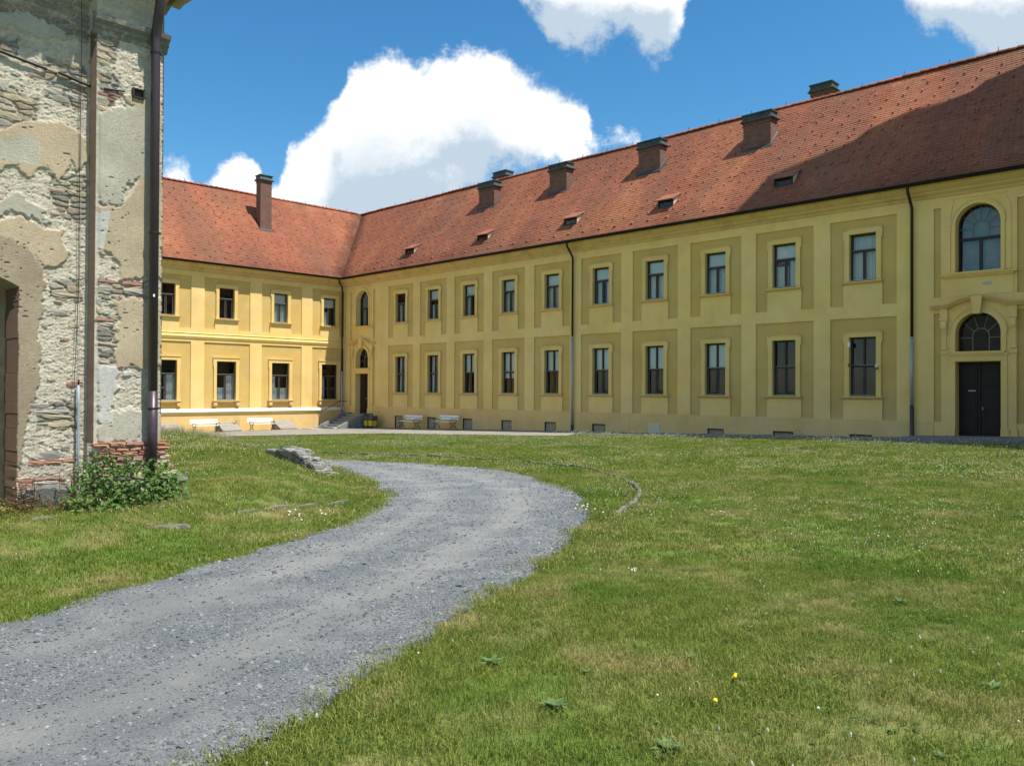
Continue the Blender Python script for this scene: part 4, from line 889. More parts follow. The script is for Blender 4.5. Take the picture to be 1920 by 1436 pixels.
low = sstep(.9, .1, zs)[:, None] * (fbm(xs * 5, zs * 5, 3, 74)[:, None] > .5); col = col * (1 - .35 * low)
nxw, nzw = Xw.shape[1], Xw.shape[0]; ii = (np.arange(nzw - 1)[:, None] * nxw + np.arange(nxw - 1)[None, :]).ravel()
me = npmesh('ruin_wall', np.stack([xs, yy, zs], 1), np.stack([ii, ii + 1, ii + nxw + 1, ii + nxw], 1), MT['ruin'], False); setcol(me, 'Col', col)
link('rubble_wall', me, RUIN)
# return face and thickness behind the corner
zr2 = np.arange(-.6, 8.6, .06); yr2 = np.arange(0, 6, .06); Yq, Zq = np.meshgrid(yr2, zr2); hh = .03 * (fbm(Yq * 6, Zq * 14, 4, 80) - .5); hh[:, 0] = 0
nq = len(yr2); ii = (np.arange(len(zr2) - 1)[:, None] * nq + np.arange(nq - 1)[None, :]).ravel()
me = npmesh('ruin_side', np.stack([hh.ravel() + .004 + 0 * Yq.ravel(), Yq.ravel() - .04, Zq.ravel()], 1), np.stack([ii, ii + 1, ii + nq + 1, ii + nq], 1), MT['ruin']); setcol(me, 'Col', np.tile([.47, .44, .37], (Yq.size, 1)) * (.7 + .6 * fbm(Yq.ravel() * 5, Zq.ravel() * 9, 3, 81))[:, None])
link('side_wall', me, RUIN)

def stone_mesh(seed, m, sharp=4.):
    rnd = random.Random(seed); pts = {}; V = []; F = []
    N = 3
    def vid(i, j, k):
        if (i, j, k) not in pts:
            p = np.array([i, j, k]) / (N / 2) - 1; l = (np.abs(p) ** sharp).sum() ** (1 / sharp); p = p / max(l, 1e-6) * max(abs(p)); p += np.array([rnd.uniform(-.11, .11) for _ in range(3)])
            pts[(i, j, k)] = len(V); V.append(p)
        return pts[(i, j, k)]
    for ax in range(3):
        for s in (0, N):
            for a in range(N):
                for b in range(N):
                    q = []
                    for da, db in ((0, 0), (1, 0), (1, 1), (0, 1)):
                        c = [0, 0, 0]; c[ax] = s; c[(ax + 1) % 3] = a + da; c[(ax + 2) % 3] = b + db; q.append(vid(*c))
                    F.append(q if s else q[::-1])
    return MB().add(V, F).mesh('stone', m)
SM = {}
def stone(kind, sx, sy, sz, parent, loc, rot=(0, 0, 0), name='stone', var=None):
    k = (kind, random.randrange(3) if var is None else var)
    if k not in SM: SM[k] = stone_mesh(hash(k[0]) % 97 + k[1] * 13 if False else sum(map(ord, k[0])) + k[1] * 131, MT[kind], 12. if kind.startswith('brick') else 7.)
    return link(name, SM[k], parent, loc, rot=rot, scale=(sx / 2, sy / 2, sz / 2))
def ustone(x0, y0, x1, y1, kind, out=.02, tilt=None, name='stone'):
    a, b = RU(x0, y1), RU(x1, y0); cx, cz = (a[0] + b[0]) / 2, (RU(x0, (y0 + y1) / 2)[1] + RU(x1, (y0 + y1) / 2)[1]) / 2
    w_, h_ = abs(b[0] - a[0]), abs(RU((x0 + x1) / 2, y0)[1] - RU((x0 + x1) / 2, y1)[1]); bs = 0 if cx > XP else RB
    return stone(kind, w_, .11, h_ * .85, RUIN, (cx, bs - out + .045, cz), (random.uniform(-.08, .08), random.uniform(-.05, .05) if tilt is None else tilt, random.uniform(-.05, .05)), name)
for a in [(12, 168, 44, 182, 'stone2'), (40, 174, 73, 190, 'stone0'), (0, 203, 50, 220, 'stone0'), (-20, 214, 30, 230, 'stone3'), (0, 140, 22, 166, 'stone1'), (28, 128, 48, 137, 'stone1'), (60, 128, 90, 140, 'stone4'), (120, 108, 158, 118, 'stone2'), (90, 120, 122, 130, 'stone0'), (86, 156, 128, 172, 'stone1'), (98, 170, 140, 186, 'stone3'), (130, 168, 166, 182, 'stone1'), (133, 532, 157, 547, 'stone4'), (104, 546, 157, 557, 'stone0'), (102, 580, 136, 591, 'stone3'), (85, 604, 98, 615, 'stone0'), (136, 604, 158, 614, 'stone2'), (109, 561, 124, 567, 'stone4'), (112, 486, 124, 497, 'stone0'), (96, 707, 113, 715, 'stone2'), (98, 346, 132, 358, 'stone4'), (134, 352, 154, 362, 'stone0'), (102, 392, 124, 402, 'stone4'), (-5, 362, 16, 372, 'stone4'), (180, 75, 214, 86, 'stone2'), (179, 89, 213, 101, 'stone4'), (180, 104, 208, 113, 'stone2'), (180, 114, 206, 124, 'stone0'), (180, 180, 206, 197, 'stone1'), (182, 198, 206, 213, 'stone2'), (182, 534, 212, 547, 'stone1'), (229, 540, 285, 554, 'stone1'), (178, 556, 190, 573, 'stone1'), (178, 574, 188, 590, 'stone2'), (182, 604, 212, 613, 'stone1'), (186, 612, 206, 624, 'stone3'), (184, 640, 210, 648, 'stone0'), (188, 655, 212, 662, 'stone3'), (184, 672, 206, 684, 'stone0'),
          (70, 768, 140, 777, 'stone1'), (86, 778, 146, 786, 'stone0'), (96, 790, 142, 803, 'stone2'), (126, 790, 165, 800, 'stone0'), (60, 757, 100, 765, 'stone3'), (80, 846, 122, 863, 'stone3'), (60, 852, 86, 866, 'stone1'), (122, 835, 140, 846, 'stone3'), (105, 838, 120, 846, 'stone2'), (70, 903, 118, 911, 'stone1'), (66, 911, 124, 918, 'stone2'), (70, 918, 118, 925, 'stone0')]:
    ustone(*a)
for a in [(183, 524, 216, 531, 'brick1'), (226, 528, 268, 537, 'brick1'), (176, 596, 215, 604, 'brick1'), (219, 552, 228, 590, 'brick1'), (120, 633, 137, 639, 'brick1'), (208, 498, 217, 504, 'brick1'), (60, 864, 92, 875, 'brick2'), (90, 863, 125, 872, 'brick2'), (125, 861, 152, 869, 'brick2'), (41, 898, 68, 908, 'brick1'), (69, 896, 92, 903, 'brick1'), (93, 895, 124, 902, 'brick1'), (41, 908, 67, 917, 'brick0'), (41, 918, 63, 926, 'brick0'), (41, 926, 63, 936, 'brick0'), (132, 715, 164, 725, 'brick1'), (182, 172, 200, 180, 'brick1'), (202, 174, 226, 182, 'brick1'), (190, 182, 214, 189, 'brick1')]:
    ustone(*a, name='brick')
# random rubble inside the exposed patches
placed = []; rnd = random.Random(5)
for poly in RUB:
    px0, px1 = min(p[0] for p in poly), max(p[0] for p in poly); py0, py1 = min(p[1] for p in poly), max(p[1] for p in poly)
    for _ in range(int((px1 - px0) * (py1 - py0) / 620)):
        x, y = rnd.uniform(px0, px1), rnd.uniform(py0, py1); w_, h_ = rnd.uniform(12, 38), rnd.uniform(4, 9)
        if not inpoly(np.array([x]), np.array([y]), poly)[0] or any(abs(x - a) < (w_ + c) * .5 and abs(y - b) < (h_ + d) * .55 for a, b, c, d in placed): continue
        if 165 < x + w_ / 2 and x - w_ / 2 < 178: continue
        placed.append((x, y, w_, h_)); ustone(x - w_ / 2, y - h_ / 2, x + w_ / 2, y + h_ / 2, 'stone%d' % rnd.choice([0, 0, 1, 1, 2, 3]), rnd.uniform(-.04, -.015), rnd.uniform(-.12, .12))
# brick plinth under the pilaster
for r in range(6):
    z = .835 - r * .072; x = XP - .02 + (.12 if r % 2 else 0)
    while x < .04:
        w_ = random.uniform(.17, .27); k = random.choice(['brick0', 'brick1', 'brick1', 'brick2', 'stone2', 'stone0'] if r > 2 else ['brick0', 'brick1', 'brick1', 'brick2'])
        stone(k, min(w_, .09 - x + .02) - .012, .2, .062 + random.uniform(-.006, .006), RUIN, (x + w_ / 2, .0 + random.uniform(-.015, .01), z), (random.uniform(-.04, .04), random.uniform(-.03, .03), random.uniform(-.04, .04)), 'brick' if k[0] == 'b' else 'stone'); x += w_
for r in range(4):
    x = XP
    while x < .06:
        w_ = random.uniform(.2, .42); stone(random.choice(['stone0', 'stone1', 'stone2', 'stone3']), w_ * .95, .24, .10, RUIN, (x + w_ / 2, .0, .36 - r * .11), (random.uniform(-.05, .05), random.uniform(-.05, .05), 0)); x += w_
stone('walldark', .72, .30, .32, RUIN, (-1.52, .06, .12), (.1, .05, .1)); stone('wallstone', .5, .4, .14, RUIN, (.10, -.06, .28), (0, .06, .2))
# broken cornice overhead, capital ledge on the pilaster
x = -6.
while x < .25:
    w_ = min(random.uniform(.4, .7), .36 - x); stone(random.choice(['stone0', 'stone2', 'stone3']), w_ * 1.04, .75, .34, RUIN, (x + w_ / 2, -.12 + random.uniform(-.02, .02), 7.86 + random.uniform(-.02, .02)), (0, random.uniform(-.04, .04), 0), 'cornice_block'); x += w_
for y in (.55, 1.15, 1.75): stone('stone3', .5, .62, .34, RUIN, (.06, y, 7.86), (0, 0, 0), 'cornice_block')
x = -6.
while x < .25:
    w_ = min(random.uniform(.5, .8), .30 - x); stone(random.choice(['stone0', 'stone3']), w_ * 1.04, .95, .5, RUIN, (x + w_ / 2, -.02, 8.25), (0, 0, 0), 'cornice_block'); x += w_
cap = [(.02, 6.80), (-.03, 6.82), (-.06, 6.88), (-.10, 6.90), (-.10, 6.95), (-.16, 6.99), (-.18, 7.05), (-.02, 7.13)]
n = len(cap); V = [(x_, y, z) for x_ in (XP - .05, .06) for y, z in cap]
link('capital_ledge', MB().add(V, [(i, n + i, n + i + 1, i + 1) for i in range(n - 1)] + [tuple(range(n)), tuple(range(2 * n - 1, n - 1, -1))]).mesh('capital_ledge', MT['wallstone']), RUIN)
# downpipe with rings
px_ = RU(288.5, 500, .17)[0]
dp = link('downpipe', MB().tube([(px_, -.17, .33), (px_, -.17, 6.85), (px_, -.18, 6.98), (px_ - .01, -.28, 7.2), (px_ - .02, -.42, 7.5), (px_ - .02, -.45, 8.0)], [.066] * 2 + [.072] * 4, 20).mesh('downpipe', MT['pipe'], True), RUIN)
for z in (6.72, 4.0, 1.36, .62): link('ring', MB().tube([(px_, -.17, z - .012), (px_, -.17, z + .012)], .076, 20).box(px_ + .06, px_ + .10, -.19, -.15, z - .015, z + .015).box(px_ - .012, px_ + .012, -.12, .03, z - .01, z + .01).mesh('ring', MT['iron']), dp)
link('socket', MB().tube([(px_, -.17, 1.62), (px_, -.17, .345)], .0715, 20).mesh('socket', MT['pipe'], True), dp)
link('sticker', MB().box(px_ - .035, px_ - .01, -.243, -.239, 3.03, 3.07).mesh('sticker', MT['whitep']), dp)
# cables and conduits
def upath(pts, off): return [(*[v for v in (RU(x, y, off)[0], -off, RU(x, y, off)[1])],) for x, y in pts]
link('cable', MB().tube(upath([(153, -20), (153, 120), (151, 200), (149, 330), (148, 520), (143, 640), (139, 722)], -.14), .0045, 6).mesh('cable', MT['frame']), RUIN)
link('cable', MB().tube(upath([(152, 30), (152, 160), (152, 300), (151, 420), (149, 560), (148, 715)], -.15), .0035, 6).mesh('cable', MT['zinc']), RUIN)
link('conduit', MB().tube(upath([(147, 722), (147, 760), (146.5, 840), (145, 920)], -.12), .017, 10).mesh('conduit', mat('blue_grey_conduit', (.30, .36, .42), .5), True), RUIN)
link('conduit_cap', MB().tube(upath([(147.5, 712), (147.3, 724)], -.12), .012, 10).mesh('conduit_cap', MT['iron']), RUIN)
link('duct', MB().tube(upath([(-30, 84), (40, 112), (88, 130)], -.15), .022, 8).mesh('duct', MT['iron']), RUIN); link('duct', MB().tube(upath([(110, 136), (150, 154), (170, 162)], -.15), .022, 8).mesh('duct', MT['iron']), RUIN); link('duct', MB().tube(upath([(196, 166), (234, 172)], .04), .016, 8).mesh('duct', MT['iron']), RUIN)
a, b = RU(246, 166), RU(268, 184); q = RU(246, 184)
link('wall_box', MB().box(a[0], b[0], -.075, .02, q[1], q[1] + .022).box(a[0], b[0], -.075, .02, a[1] - .02, a[1]).box(a[0], a[0] + .02, -.075, .02, q[1], a[1]).box(b[0] - .02, b[0], -.075, .02, q[1], a[1]).box(a[0] + .02, b[0] - .02, -.03, .02, q[1], a[1]).mesh('wall_box', MT['frame']), RUIN)

# ------------------------------------------------------------------ benches
def bench_meshes():
    mb = MB(); pts = []                               # cast-iron end: curled legs, seat rail, arm
    def bar(p, r=.018): mb.tube([(0, y, z) for y, z in p], r, 6)
    bar([(-.30, .02), (-.26, .06), (-.24, .16), (-.14, .24), (-.20, .34), (-.28, .42)]); bar([(.22, .02), (.18, .06), (.16, .16), (.04, .24), (.10, .34), (.18, .42)])
    bar([(-.24, .16), (-.05, .12), (.16, .16)]); bar([(-.30, .42), (-.05, .40), (.20, .42)], .02); bar([(.18, .40), (.24, .55), (.30, .70), (.34, .84)], .02)
    bar([(-.28, .42), (-.32, .52), (-.26, .60), (-.14, .62), (.05, .60), (.26, .62)]); bar([(-.14, .24), (-.05, .30), (.04, .24)])
    mb.box(-.02, .02, -.34, -.26, 0, .03); mb.box(-.02, .02, .18, .26, 0, .03)
    return (mb.mesh('bench_end', MT['iron'], True), MB().box(-.92, .92, -.045, .045, -.016, .016).mesh('seat_slat', MT['whitep']), MB().box(-.92, .92, -.014, .014, -.06, .06).mesh('back_slat', MT['whitep']))
BE, BS, BB = bench_meshes()
def bench(pos, rz, label, scale=1.):
    o = empty('bench', pos, rz, label=label, cat='bench', group='white slatted benches along the walls')
    for s in (-1, 1): link('leg', BE, o, (s * .78, 0, 0))
    for i in range(4): link('seat_slat', BS, o, (0, -.25 + i * .125, .455))
    for i in range(2): link('back_slat', BB, o, (0, .26 + i * .055, .62 + i * .16), rot=(-.32, 0, 0))
    o.scale = (scale,) * 3; return o
def tR(px, d): P = hit(px, 800, C - VV * d, VV); return float(np.dot(P - C, UV))
def tL(px, e): P = hit(px, 800, C + UV * e, UV); return float(np.dot(P - C, VV))
def lpos(tv, e): return C + VV * tv + UV * e
def onground(p, dz=0.): return (float(p[0]), float(p[1]), float(ground(p[0], p[1])) + dz)
bench(onground(RP(tR(768.5, -.75), -.75), .06), -YAW, 'white slatted bench in shade just beside the entrance steps, by the first cellar board')
bench(onground(RP(tR(835, -.75), -.75), .06), -YAW, 'white slatted bench in shade between the second and third cellar boards')
bench(onground(lpos(tL(386, .8), .8), .02), RZ, 'sunlit white bench half hidden by tall grass, left of the weed stalks')
bench(onground(lpos(tL(491.5, .8), .8), .02), RZ, 'sunlit white bench nearest the entrance steps on the bright wall', 1.)
# slanted plank covers of the cellar shafts
def hatch(px, label):
    e = .55; p = lpos(tL(px, e), e); o = empty('cellar_hatch', onground(p), RZ, label=label, cat='hatch', group='slanted plank cellar covers')
    w_ = .62
    link('box', MB().add([(-w_, -.55, 0), (w_, -.55, 0), (w_, .5, 0), (-w_, .5, 0), (-w_, -.55, .1), (w_, -.55, .1), (w_, .5, .62), (-w_, .5, .62)], [(0, 3, 2, 1), (0, 1, 5, 4), (1, 2, 6, 5), (2, 3, 7, 6), (3, 0, 4, 7), (4, 5, 6, 7)]).mesh('box', MT['greywood']), o)
    an = math.atan2(.52, 1.05); pm = MB().box(-w_ - .03, w_ + .03, -.088, .088, 0, .03).mesh('plank', MT['greywood'])
    for i in range(6): f = (i + .5) / 6; link('plank', pm, o, (random.uniform(-.01, .01), -.55 + 1.05 * f, .11 + .52 * f), rot=(an, random.uniform(-.01, .01), 0))
hatch(429, 'grey plank cellar hatch beside the leafy weed stalk on the sunny wall'); hatch(534, 'grey plank cellar hatch closest to the corner steps on the sunny wall')
hatch(318, 'grey cellar hatch cut off by the ruin and hidden in tall grass')
# ---- corner steps with concrete cheeks, handrail
t0, t1 = 1.40, 3.42; st_ = empty('entrance_steps', RP(2.4, -1.2, -1.05), -YAW, label='concrete entrance steps with sloping cheek walls in the courtyard corner', cat='steps')
zg = -1.08; nst = 6; rise = (-.08 - zg) / nst; run = .36
for i in range(nst):
    z1 = -.085 - i * rise; d1 = -.75 - (i) * run
    link('step', MB().box(t0 - 2.4, t1 - 2.4, d1 + 1.2 - run * (0 if i else 0) - (0), (d1 + run if i else .0) + 1.2 + .03, z1 - .07 + 1.05, z1 + 1.05).box(t0 - 2.4 + .0, t1 - 2.4, d1 + 1.2 + .06, (d1 + run if i else 0) + 1.2 + .03, z1 - .3 + 1.05, z1 - .072 + 1.05).mesh('step', MT['step']), st_)
for s, (a, b) in enumerate(((t0 - .30, t0 - .005), (t1 + .005, t1 + .32))):
    pr = [(-.02, zg - .4), (-.02, .02), (-.8, .02), (-1.0, -.06), (-2.85, -.88), (-3.05, -.92), (-3.05, zg - .4)]; n = len(pr)
    V = [(x_ - 2.4, d_ + 1.2, z_ + 1.05) for x_ in (a, b) for d_, z_ in pr]
    c_ = link('cheek_wall', MB().add(V, [tuple(range(n)), tuple(range(2 * n - 1, n - 1, -1))] + [(i, (i + 1) % n, n + (i + 1) % n, n + i) for i in range(n)]).mesh('cheek_wall', MT['concrete']), st_)
    link('nosing', MB().box(a - .01 - 2.4, b + .01 - 2.4, -3.07 + 1.2, -2.95 + 1.2, -.93 + 1.05, -.90 + 1.05).box(a - .01 - 2.4, b + .01 - 2.4, -3.075 + 1.2, -3.052 + 1.2, zg + 1.05, -.90 + 1.05).mesh('nosing', MT['whitep']), c_)
link('bottom_slab', MB().box(t0 - .5 - 2.4, t1 + .5 - 2.4, -3.9 + 1.2, -3.1 + 1.2, zg + 1.05 - .1, zg + 1.05 + .06).mesh('bottom_slab', MT['step']), st_)
hr = link('handrail', MB().tube([(t0 - .15 - 2.4, -2.8 + 1.2, -.9 + 1.05), (t0 - .15 - 2.4, -2.8 + 1.2, .05 + 1.05), (t0 - .15 - 2.4, -1.0 + 1.2, .85 + 1.05), (t0 - .15 - 2.4, -.5 + 1.2, .88 + 1.05), (t0 - .15 - 2.4, -.45 + 1.2, .82 + 1.05)], .022, 8).tube([(t0 - .15 - 2.4, -2.8 + 1.2, .05 + 1.05), (t0 - .15 - 2.4, -2.92 + 1.2, -.05 + 1.05), (t0 - .15 - 2.4, -2.86 + 1.2, -.16 + 1.05), (t0 - .15 - 2.4, -2.8 + 1.2, -.1 + 1.05)], .016, 8).mesh('handrail', MT['iron'], True), st_)
# two yellow bins in a rack beside the steps
for i, px in enumerate((690.0, 698.4)):
    d_ = -.85; t_ = tR(px, d_); o = empty('litter_bin', onground(RP(t_, d_), .02), -YAW, label='small yellow bin with dark lid, the one %s the steps' % ('touching' if i == 0 else 'farther from'), cat='bin', group='yellow bins beside the steps')
    w_ = .23; link('body', MB().hexa([(-w_ * .9, -.18, .16), (w_ * .9, -.18, .16), (-w_ * .9, .18, .16), (w_ * .9, .18, .16), (-w_, -.2, .52), (w_, -.2, .52), (-w_, .2, .52), (w_, .2, .52)]).mesh('body', MT['ybin']), o)
    link('lid', MB().hexa([(-w_ - .01, -.21, .525), (w_ + .01, -.21, .525), (-w_ - .01, .21, .525), (w_ + .01, .21, .525), (-w_ + .02, -.19, .80), (w_ - .02, -.19, .80), (-w_ + .02, .2, .86), (w_ - .02, .2, .86)]).mesh('lid', MT['gbin']), o)
    mb = MB()
    for sx in (-1, 1):
        for sy in (-.2, .2): mb.box(sx * (w_ + .012) - .01, sx * (w_ + .012) + .01, sy - .012, sy + .012, 0, .9)
    mb.box(-w_, w_, -.212, -.19, .13, .158); mb.box(-w_, w_, .19, .212, .13, .158); link('rack', mb.mesh('rack', MT['iron']), o)
# box and camera at the last ground-floor window
def fit(name, label, cat, t_, z_, me): o = link(name, me, None, RP(t_, 0, z_), -YAW); return tag(o, label, cat)
fit('alarm_box', 'small white box on the frame of the last ground-floor window', 'box', 37.12, 3.62, MB().box(-.045, .045, -.09, -.02, -.1, .1).box(-.03, .03, -.1, -.091, -.06, .06).mesh('alarm_box', MT['whitep']))
o = empty('security_camera', RP(38.33, -.02, 2.66), -YAW, label='small security camera on an arm beside the last ground-floor window', cat='camera')
link('arm', MB().tube([(-.12, .0, -.05), (-.04, -.12, -.06), (.02, -.16, 0)], .025, 8).mesh('arm', MT['iron']), o); link('body', MB().box(-.05, .05, -.3, -.1, .0, .1).tube([(0, -.3, .05), (0, -.36, .05)], .035, 10).mesh('body', MT['whitep']), o)
fit('warning_light', 'tiny red light on the edge of the last ground-floor window', 'light', 37.13, 2.76, MB().tube([(0, -.02, -.04), (0, -.07, -.04), (0, -.1, 0), (0, -.08, .05), (0, -.02, .05)], .03, 8).mesh('warning_light', mat('red_lamp', (.35, .02, .02), .4)))

# ------------------------------------------------------------------ broken retaining wall beside the road, sunken kerbs
wl = [np.array(p) for p in ((-4.1, 19.2), (-4.65, 20.3), (-5.3, 21.7), (-5.9, 23.0), (-6.4, 23.8), (-7.0, 24.3))]; wtop = [-.40, -.30, -.16, -.03, .02, -.10]
RW_ = empty('retaining_wall', (*wl[3], 0), 0, label='broken low stone retaining wall running along the bend of the gravel road', cat='wall')
tot = sum(np.linalg.norm(b - a) for a, b in zip(wl[:-1], wl[1:])); s_ = 0; rnd = random.Random(3)
def alongwall(s):
    for i, (a, b) in enumerate(zip(wl[:-1], wl[1:])):
        L_ = np.linalg.norm(b - a)
        if s <= L_ or i == len(wl) - 2: f = s / L_; return a + (b - a) * f, wtop[i] + (wtop[i + 1] - wtop[i]) * f, math.atan2(b[1] - a[1], b[0] - a[0])
        s -= L_
while s_ < tot:
    L_ = rnd.uniform(.28, .62); p, zt, an = alongwall(min(s_ + L_ / 2, tot)); nrm = np.array([-math.sin(an), math.cos(an)])
    for k, off in enumerate((-.10, .12)):
        q = p + nrm * (off + rnd.uniform(-.05, .05)); hh_ = rnd.uniform(.10, .16)
        stone(rnd.choice(['wallstone', 'wallstone', 'kerb']), L_ * rnd.uniform(.9, 1.08), rnd.uniform(.24, .32), hh_, RW_, (*(q - wl[3]), zt - hh_ / 2 + rnd.uniform(-.06, .035)), (rnd.uniform(-.06, .06), rnd.uniform(-.06, .06), an + rnd.uniform(-.12, .12)))
    for z_ in (zt - .2, zt - .36, zt - .52):
        if z_ > -.75:
            for off in (-.10, .12): q = p + nrm * off; stone(rnd.choice(['walldark', 'wallstone']), L_ * rnd.uniform(.85, 1.0),   .3, .18, RW_, (*(q - wl[3]), z_), (0, rnd.uniform(-.05, .05), an + rnd.uniform(-.06, .06)))
    s_ += L_ * .92
def kerbline(pts, label, wd=.12, hi=.03, skip=()):
    p = dens(pts, 14); d_ = np.concatenate([[0], np.cumsum(np.hypot(*np.diff(p, axis=0).T))]); o = empty('kerb', (*p[len(p) // 2], 0), 0, label=label, cat='kerb'); s = 0; org = p[len(p) // 2]
    while s < d_[-1] - .3:
        L_ = random.uniform(.55, .85); m = s + L_ / 2; x_, y_ = np.interp(m, d_, p[:, 0]), np.interp(m, d_, p[:, 1]); x2, y2 = np.interp(m + .1, d_, p[:, 0]), np.interp(m + .1, d_, p[:, 1])
        if not any(a < m / d_[-1] < b for a, b in skip): stone('kerb', L_ * .99, wd, .22, o, (x_ - org[0], y_ - org[1], float(ground(x_, y_)) - .11 + hi + random.uniform(-.012, .012)), (random.uniform(-.04, .04), random.uniform(-.02, .02), math.atan2(y2 - y_, x2 - x_)), 'kerb_stone')
        s += L_
kerbline([(1.5, 11.6), (1.96, 13.02), (2.26, 14.3), (2.36, 16.41), (1.81, 19.77), (0.01, 22.63), (-2.62, 25.21), (-4.42, 26.3), (-6.5, 28.0)], 'sunken stone kerb curving through the lawn along the outer bend of the road', .075, .078)
kerbline([(-4.0, 11.4), (-3.5, 12.23), (-3.0, 13.0), (-2.75, 13.6)], 'short buried kerb strip in the grass between the bush and the road', .05, .035)
for nm, x_, y_, sx, sy, rz_, lab in (('flat_stone', -4.35, 10.35, .55, .2, .5, 'flat grey slab lying in the grass below the leafy bush'), ('flat_stone', -6.0, 10.55, .4, .22, .7, 'small flat stone in yellowish weeds left of the bush')):
    o = stone('kerb', sx, sy, .1, None, (x_, y_, float(ground(x_, y_)) - .02), (0, 0, rz_), nm); tag(o, lab, 'stone')

# ------------------------------------------------------------------ vegetation
def leafset(name, leaves, m, col=None):
    """leaves: list of (pos, dir, up, length, width, shade); each a bent four-face leaf"""
    V = []; F = []; Cc = []
    for p, d, up_, L_, w_, sh in leaves:
        p, d, up_ = Vector(p), Vector(d).normalized(), Vector(up_); s = d.cross(up_)
        if s.length < 1e-4: s = d.orthogonal()
        s.normalize(); n_ = s.cross(d).normalized(); k = len(V)
        V += [p, p + d * L_ * .4 + s * w_ * .5 + n_ * L_ * .06, p + d * L_ * .45 - n_ * L_ * .04, p + d * L_ * .4 - s * w_ * .5 + n_ * L_ * .06, p + d * L_ - n_ * L_ * .15]
        F += [(k, k + 1, k + 2), (k, k + 2, k + 3), (k + 1, k + 4, k + 2), (k + 2, k + 4, k + 3)]; Cc += [(sh,) * 3] * 5
    me = bpy.data.meshes.new(name); me.from_pydata([tuple(v) for v in V], [], F); me.materials.append(m); setcol(me, 'Col', np.array(Cc)); me.update(); return me
def tuft(name, nb, rad, hgt, wid, seed, m, lean=.5, heads=None):
    rnd = random.Random(seed); V = []; F = []; Cc = []
    for _ in range(nb):
        a = rnd.uniform(0, 6.283); r = rad * math.sqrt(rnd.random()); x, y = r * math.cos(a), r * math.sin(a); h = hgt * rnd.uniform(.45, 1.1); b = rnd.uniform(0, 6.283); l = lean * h * rnd.uniform(.15, 1.2); f = rnd.uniform(0, 3.14); wx, wy = wid * math.cos(f) / 2, wid * math.sin(f) / 2
        k = len(V); dx, dy = math.cos(b) * l, math.sin(b) * l
        V += [(x - wx, y - wy, -.01), (x + wx, y + wy, -.01), (x + dx * .35 - wx * .8, y + dy * .35 - wy * .8, h * .6), (x + dx * .35 + wx * .8, y + dy * .35 + wy * .8, h * .6), (x + dx, y + dy, h * (1 - .25 * lean))]
        F += [(k, k + 1, k + 3, k + 2), (k + 2, k + 3, k + 4)]; Cc += [(rnd.random() ** 1.3,) * 3] * 5
    me = bpy.data.meshes.new(name); me.from_pydata(V, [], F); me.materials.append(m); setcol(me, 'Col', np.array(Cc)); me.update(); return me
def scatter(name, P, rot, scl, pick, meshes, label=None, cat=None):
    me = bpy.data.meshes.new(name); me.vertices.add(len(P)); me.vertices.foreach_set('co', np.asarray(P, np.float32).ravel())
    a = me.attributes.new('rot', 'FLOAT_VECTOR', 'POINT'); a.data.foreach_set('vector', np.asarray(rot, np.float32).ravel())
    a = me.attributes.new('scl', 'FLOAT_VECTOR', 'POINT'); s = np.asarray(scl, np.float32); s = np.repeat(s[:, None], 3, 1) if s.ndim == 1 else s; a.data.foreach_set('vector', s.ravel())
    a = me.attributes.new('pick', 'INT', 'POINT'); a.data.foreach_set('value', np.asarray(pick, np.int32))
    src = bpy.data.collections.new(name + '_source')
    for i, m in enumerate(meshes): o = bpy.data.objects.new('%s_%02d' % (name, i), m); src.objects.link(o)
    o = link(name, me); g = bpy.data.node_groups.new(name + '_nodes', 'GeometryNodeTree')
    g.interface.new_socket('Geometry', in_out='INPUT', socket_type='NodeSocketGeometry'); g.interface.new_socket('Geometry', in_out='OUTPUT', socket_type='NodeSocketGeometry')
    gi, go = nd(g, 'NodeGroupInput'), nd(g, 'NodeGroupOutput'); ins = nd(g, 'GeometryNodeInstanceOnPoints'); ci = nd(g, 'GeometryNodeCollectionInfo'); ci.inputs['Collection'].default_value = src; ci.inputs['Separate Children'].default_value = True; ci.inputs['Reset Children'].default_value = True
    def na(n, t): q = nd(g, 'GeometryNodeInputNamedAttribute', data_type=t); q.inputs['Name'].default_value = n; return q.outputs[0]
    e = nd(g, 'FunctionNodeEulerToRotation'); lk(g, na('rot', 'FLOAT_VECTOR'), e.inputs[0])
    lk(g, gi.outputs[0], ins.inputs['Points']); lk(g, ci.outputs[0], ins.inputs['Instance']); ins.inputs['Pick Instance'].default_value = True; lk(g, na('pick', 'INT'), ins.inputs['Instance Index'])
    lk(g, e.outputs[0], ins.inputs['Rotation']); lk(g, na('scl', 'FLOAT_VECTOR'), ins.inputs['Scale']); lk(g, ins.outputs[0], go.inputs[0])
    md = o.modifiers.new('scatter', 'NODES'); md.node_group = g
    return tag(o, label, cat, kind='stuff')
def sector(r0, r1, dens_, az=46):
    n = int(math.radians(2 * az) / 2 * (r1 * r1 - r0 * r0) * dens_); r = np.sqrt(RNG.uniform(r0 * r0, r1 * r1, n)); a = RNG.uniform(-math.radians(az), math.radians(az), n)
    return r * np.sin(a), r * np.cos(a)
def td(x, y): return (x - C[0]) * UV[0] + (y - C[1]) * UV[1], -((x - C[0]) * VV[0] + (y - C[1]) * VV[1])
def ruinxy(x, y): return (x - K[0]) * XD[0] + (y - K[1]) * XD[1], (x - K[0]) * YD[0] + (y - K[1]) * YD[1]
WALLP = [tuple(p) for p in wl]
